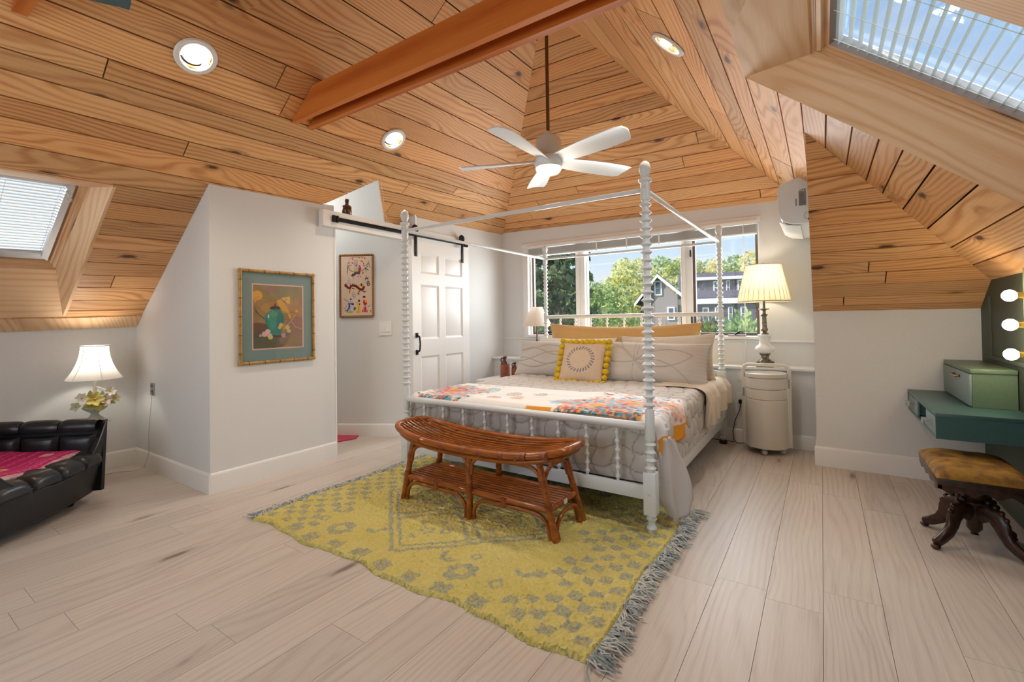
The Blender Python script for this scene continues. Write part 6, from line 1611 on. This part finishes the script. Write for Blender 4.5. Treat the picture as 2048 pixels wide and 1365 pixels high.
def at(px, d):   # a point at horizontal distance d seen through image column px
    v = CF+CR*((px-1024)/927.6); k = d/math.hypot(v.x, v.y); return v.x*k, v.y*k
x, y = at(1092, 13.5); tree('tall dark pine filling the left window pane', x, y, GZ, 9.8, 1.95, 24000, .14, [(44, 74, 46), (58, 92, 54), (74, 108, 60), (40, 66, 50), (92, 124, 70)], 1, 'pine', name='pine_tree')
x, y = at(1245, 14.5); tree('weeping yellow green tree in the middle window pane', x, y, GZ, 5.55, 1.25, 8000, .07, [(150, 160, 76), (176, 178, 92), (196, 180, 104), (120, 142, 66), (200, 160, 110), (98, 124, 60)], 2, 'weeping', name='weeping_tree')
x, y = at(1150, 17); tree('low sunlit tree between the pine and the weeping tree', x, y, GZ, 5.0, .75, 3000, .075, [(128, 146, 66), (160, 168, 84), (96, 122, 60)], 3, 'weeping', name='weeping_tree')
FAR = [(130, 142, 84), (154, 162, 100), (176, 172, 112), (112, 130, 78), (190, 170, 116)]; AUT = [(176, 152, 100), (190, 140, 104), (150, 150, 92), (204, 168, 120), (130, 140, 84)]; GRN = [(92, 122, 76), (112, 140, 84), (134, 156, 94), (80, 108, 70)]
x, y = at(1205, 40); tree('round green tree behind the weeping tree, lowest of the far row', x, y, GZ, 7.4, 2.4, 5000, .17, GRN, 4, group='far trees beyond the lawn')
for i, (px, d, hgt, R, col, lb) in enumerate(((1262, 58, 11.3, 4.0, FAR, 'tall pale tree rising at the middle of the tree line, left of its gap'), (1305, 70, 13.6, 4.8, FAR, 'tallest pale tree above the gabled house front'), (1345, 72, 13.8, 4.8, GRN, 'thin green tree right of the house gable, behind the mullion'),
                                       (1385, 70, 13.2, 4.8, FAR, 'pale tree beyond the house, first in the right pane'), (1425, 72, 13.6, 5.0, AUT, 'reddish autumn tree above the house dormer'), (1470, 70, 12.6, 4.8, GRN, 'green tree above the right end of the house roof'), (1512, 66, 12.6, 4.6, AUT, 'orange autumn tree beside the lampshade edge'), (1165, 62, 9.8, 4.6, GRN, 'far green tree showing beside the left mullion'), (1230, 66, 10.0, 4.4, FAR, 'olive tree of the far row next to the round green tree'))):
    x, y = at(px, d); tree(lb, x, y, GZ, hgt, R, 5200, .27, col, 20+i, group='far trees beyond the lawn')
x, y = at(1412, 17); tree('dark green shrub at the left of the right window pane', x, y, GZ, 4.75, .62, 3000, .085, [(62, 96, 50), (84, 118, 58), (50, 80, 46)], 40, 'bush', name='round_shrub', cat='shrub')
x, y = at(1484, 15); tree('bright green round shrub at the right of the right window pane', x, y, GZ, 4.9, .72, 4000, .085, [(96, 134, 62), (124, 156, 78), (80, 116, 56), (150, 160, 80)], 41, 'bush', name='round_shrub', cat='shrub')
x, y = at(1330, 19); tree('green shrub under the house gable at the right of the middle pane', x, y, GZ, 4.3, .9, 3000, .10, [(70, 104, 54), (92, 126, 62), (110, 140, 70)], 42, 'bush', name='round_shrub', cat='shrub')
x, y = at(1128, 21); tree('second dark conifer behind the pine at the right of the left pane', x, y, GZ, 11.0, 2.3, 14000, .17, [(58, 88, 52), (76, 108, 60), (96, 126, 70)], 44, 'pine', name='pine_tree')
x, y = at(1075, 22); tree('dark hedge at the foot of the pine in the left pane', x, y, GZ, 4.2, 1.3, 3500, .12, [(52, 84, 46), (70, 104, 54), (44, 70, 44)], 43, 'bush', name='round_shrub', cat='shrub')

# the shingled house
hx, hy = at(1385, 48); vdir = Vector((hx, hy, 0)).normalized(); e1_ = Vector((vdir.y, -vdir.x, 0))
HM = Matrix(((e1_.x, vdir.x, 0, hx), (e1_.y, vdir.y, 0, hy), (0, 0, 1, 0), (0, 0, 0, 1)))
hs = lambda px: (px-1385)*.0520
hz_ = lambda py, px=1400: 1.15+((634.6-(px-1400)*.015)-py)*.0520
house = thing('house', 'dark grey purple shingled house with white trim seen through the right panes', 'house', tuple(Vector((hx, hy, GZ))))
def clap(name, c1, c2, f):
    m = mat(name, c1, .85); t = NT(m); s = t.n('ShaderNodeSeparateXYZ', {0: t.n('ShaderNodeTexCoord').outputs['Object']})
    fr_ = t.m('FRACT', t.m('MULTIPLY', s.outputs[2], f)); t.link(t.ramp(fr_, [(0, lin(*c2)), (.25, lin(*c1)), (1, lin(*c1))]), 'Base Color'); return m
M['shingle'] = clap('shingle_wall', (86, 78, 90), (66, 60, 74), 6); M['shingle_lit'] = clap('sunlit_shingle', (150, 138, 138), (120, 108, 112), 6); M['roof'] = noisy('asphalt_roof', (70, 68, 82), (84, 82, 96), 3, .9, 0)  # second shingle is the same cladding, sunlight put in as a paler colour
M['house_white'] = mat('house_white', (236, 236, 232), .6); M['house_glass'] = mat('house_glass', (70, 84, 100), .12)
xl, xr = hs(1364), hs(1530)
ze = hz_(610)
MB().box(xl, xr, 0, 9, GZ, ze).build('main_wall', M['shingle'], house, HM)
MB().box(xl-.2, xr+.3, -.35, .0, ze-.05, ze+.45).build('eave_trim', M['house_white'], house, HM)
zd0, zd1 = hz_(600), hz_(566)
MB().prism([(xl-.2, -.35, ze+.45), (xr+.3, -.35, ze+.45), (xr+.3, 4.5, zd1+.9), (xl-.2, 4.5, zd1+.9)], (0, 0, .12)).build('roof', M['roof'], house, HM)
MB().box(hs(1408), xr+.2, .9, 5, ze+.3, zd1).build('dormer_wall', M['shingle'], house, HM)
MB().prism([(hs(1386), .9, ze+.6), (hs(1408), .9, ze+.6), (hs(1408), .9, zd1), (hs(1386), 4.0, zd1)], (0, .2, 0)).build('dormer_side', M['shingle_lit'], house, HM)
MB().box(hs(1380), xr+.5, .5, 5.4, zd1, zd1+.28).build('dormer_eave', M['house_white'], house, HM)
def hwin(a, b, c_, d_, y_):
    f_ = MB().box(a, b, y_-.10, y_, c_, d_).build('window', M['house_white'], house, HM)
    w_ = (b-a)*.2; mz = (c_+d_)/2
    MB().box(a+w_, b-w_, y_-.12, y_-.10, c_+w_, mz-.03).box(a+w_, b-w_, y_-.12, y_-.10, mz+.03, d_-w_).build('pane', M['house_glass'], f_, HM)
for a, b in ((1422, 1432.5), (1444, 1450), (1462.6, 1473)): hwin(hs(a), hs(b), hz_(593), hz_(568), .9)
for a, b in ((1402, 1413), (1423, 1434), (1445, 1452.5), (1465, 1475)): hwin(hs(a), hs(b), hz_(642), hz_(617), 0)
gl, gp, gr_ = hs(1288), hs(1326), hs(1366); yg = -1.6; zp, zg = hz_(557, 1326), hz_(596, 1326)
MB().prism([(gl+.6, yg, GZ), (gr_-.3, yg, GZ), (gr_-.3, yg, zg-.1), (gp, yg, zp-.2), (gl+.6, yg, zg-.1)], (0, 8, 0)).build('gable_wall', M['shingle_lit'], house, HM)
for a, b in (((gl-.2, zg-.75), (gp, zp)), ((gp, zp), (gr_+.3, zg-.1))):
    MB().prism([(a[0], yg-.4, a[1]), (b[0], yg-.4, b[1]), (b[0], yg-.4, b[1]+.16), (a[0], yg-.4, a[1]+.16)], (0, 8.4, 0)).build('gable_roof', M['roof'], house, HM)
    MB().prism([(a[0], yg-.46, a[1]-.28), (b[0], yg-.46, b[1]-.28), (b[0], yg-.46, b[1]+.08), (a[0], yg-.46, a[1]+.08)], (0, .1, 0)).build('rake_trim', M['house_white'], house, HM)
hwin(hs(1320), hs(1333.5), hz_(595, 1326), hz_(568, 1326), yg)
hwin(hs(1342), hs(1355), hz_(640, 1350), hz_(616, 1350), yg)
MB().box(hs(1392), hs(1395), 6.0, 6.4, zd1, zd1+1.1).build('vent_pipe', M['house_white'], house, HM)
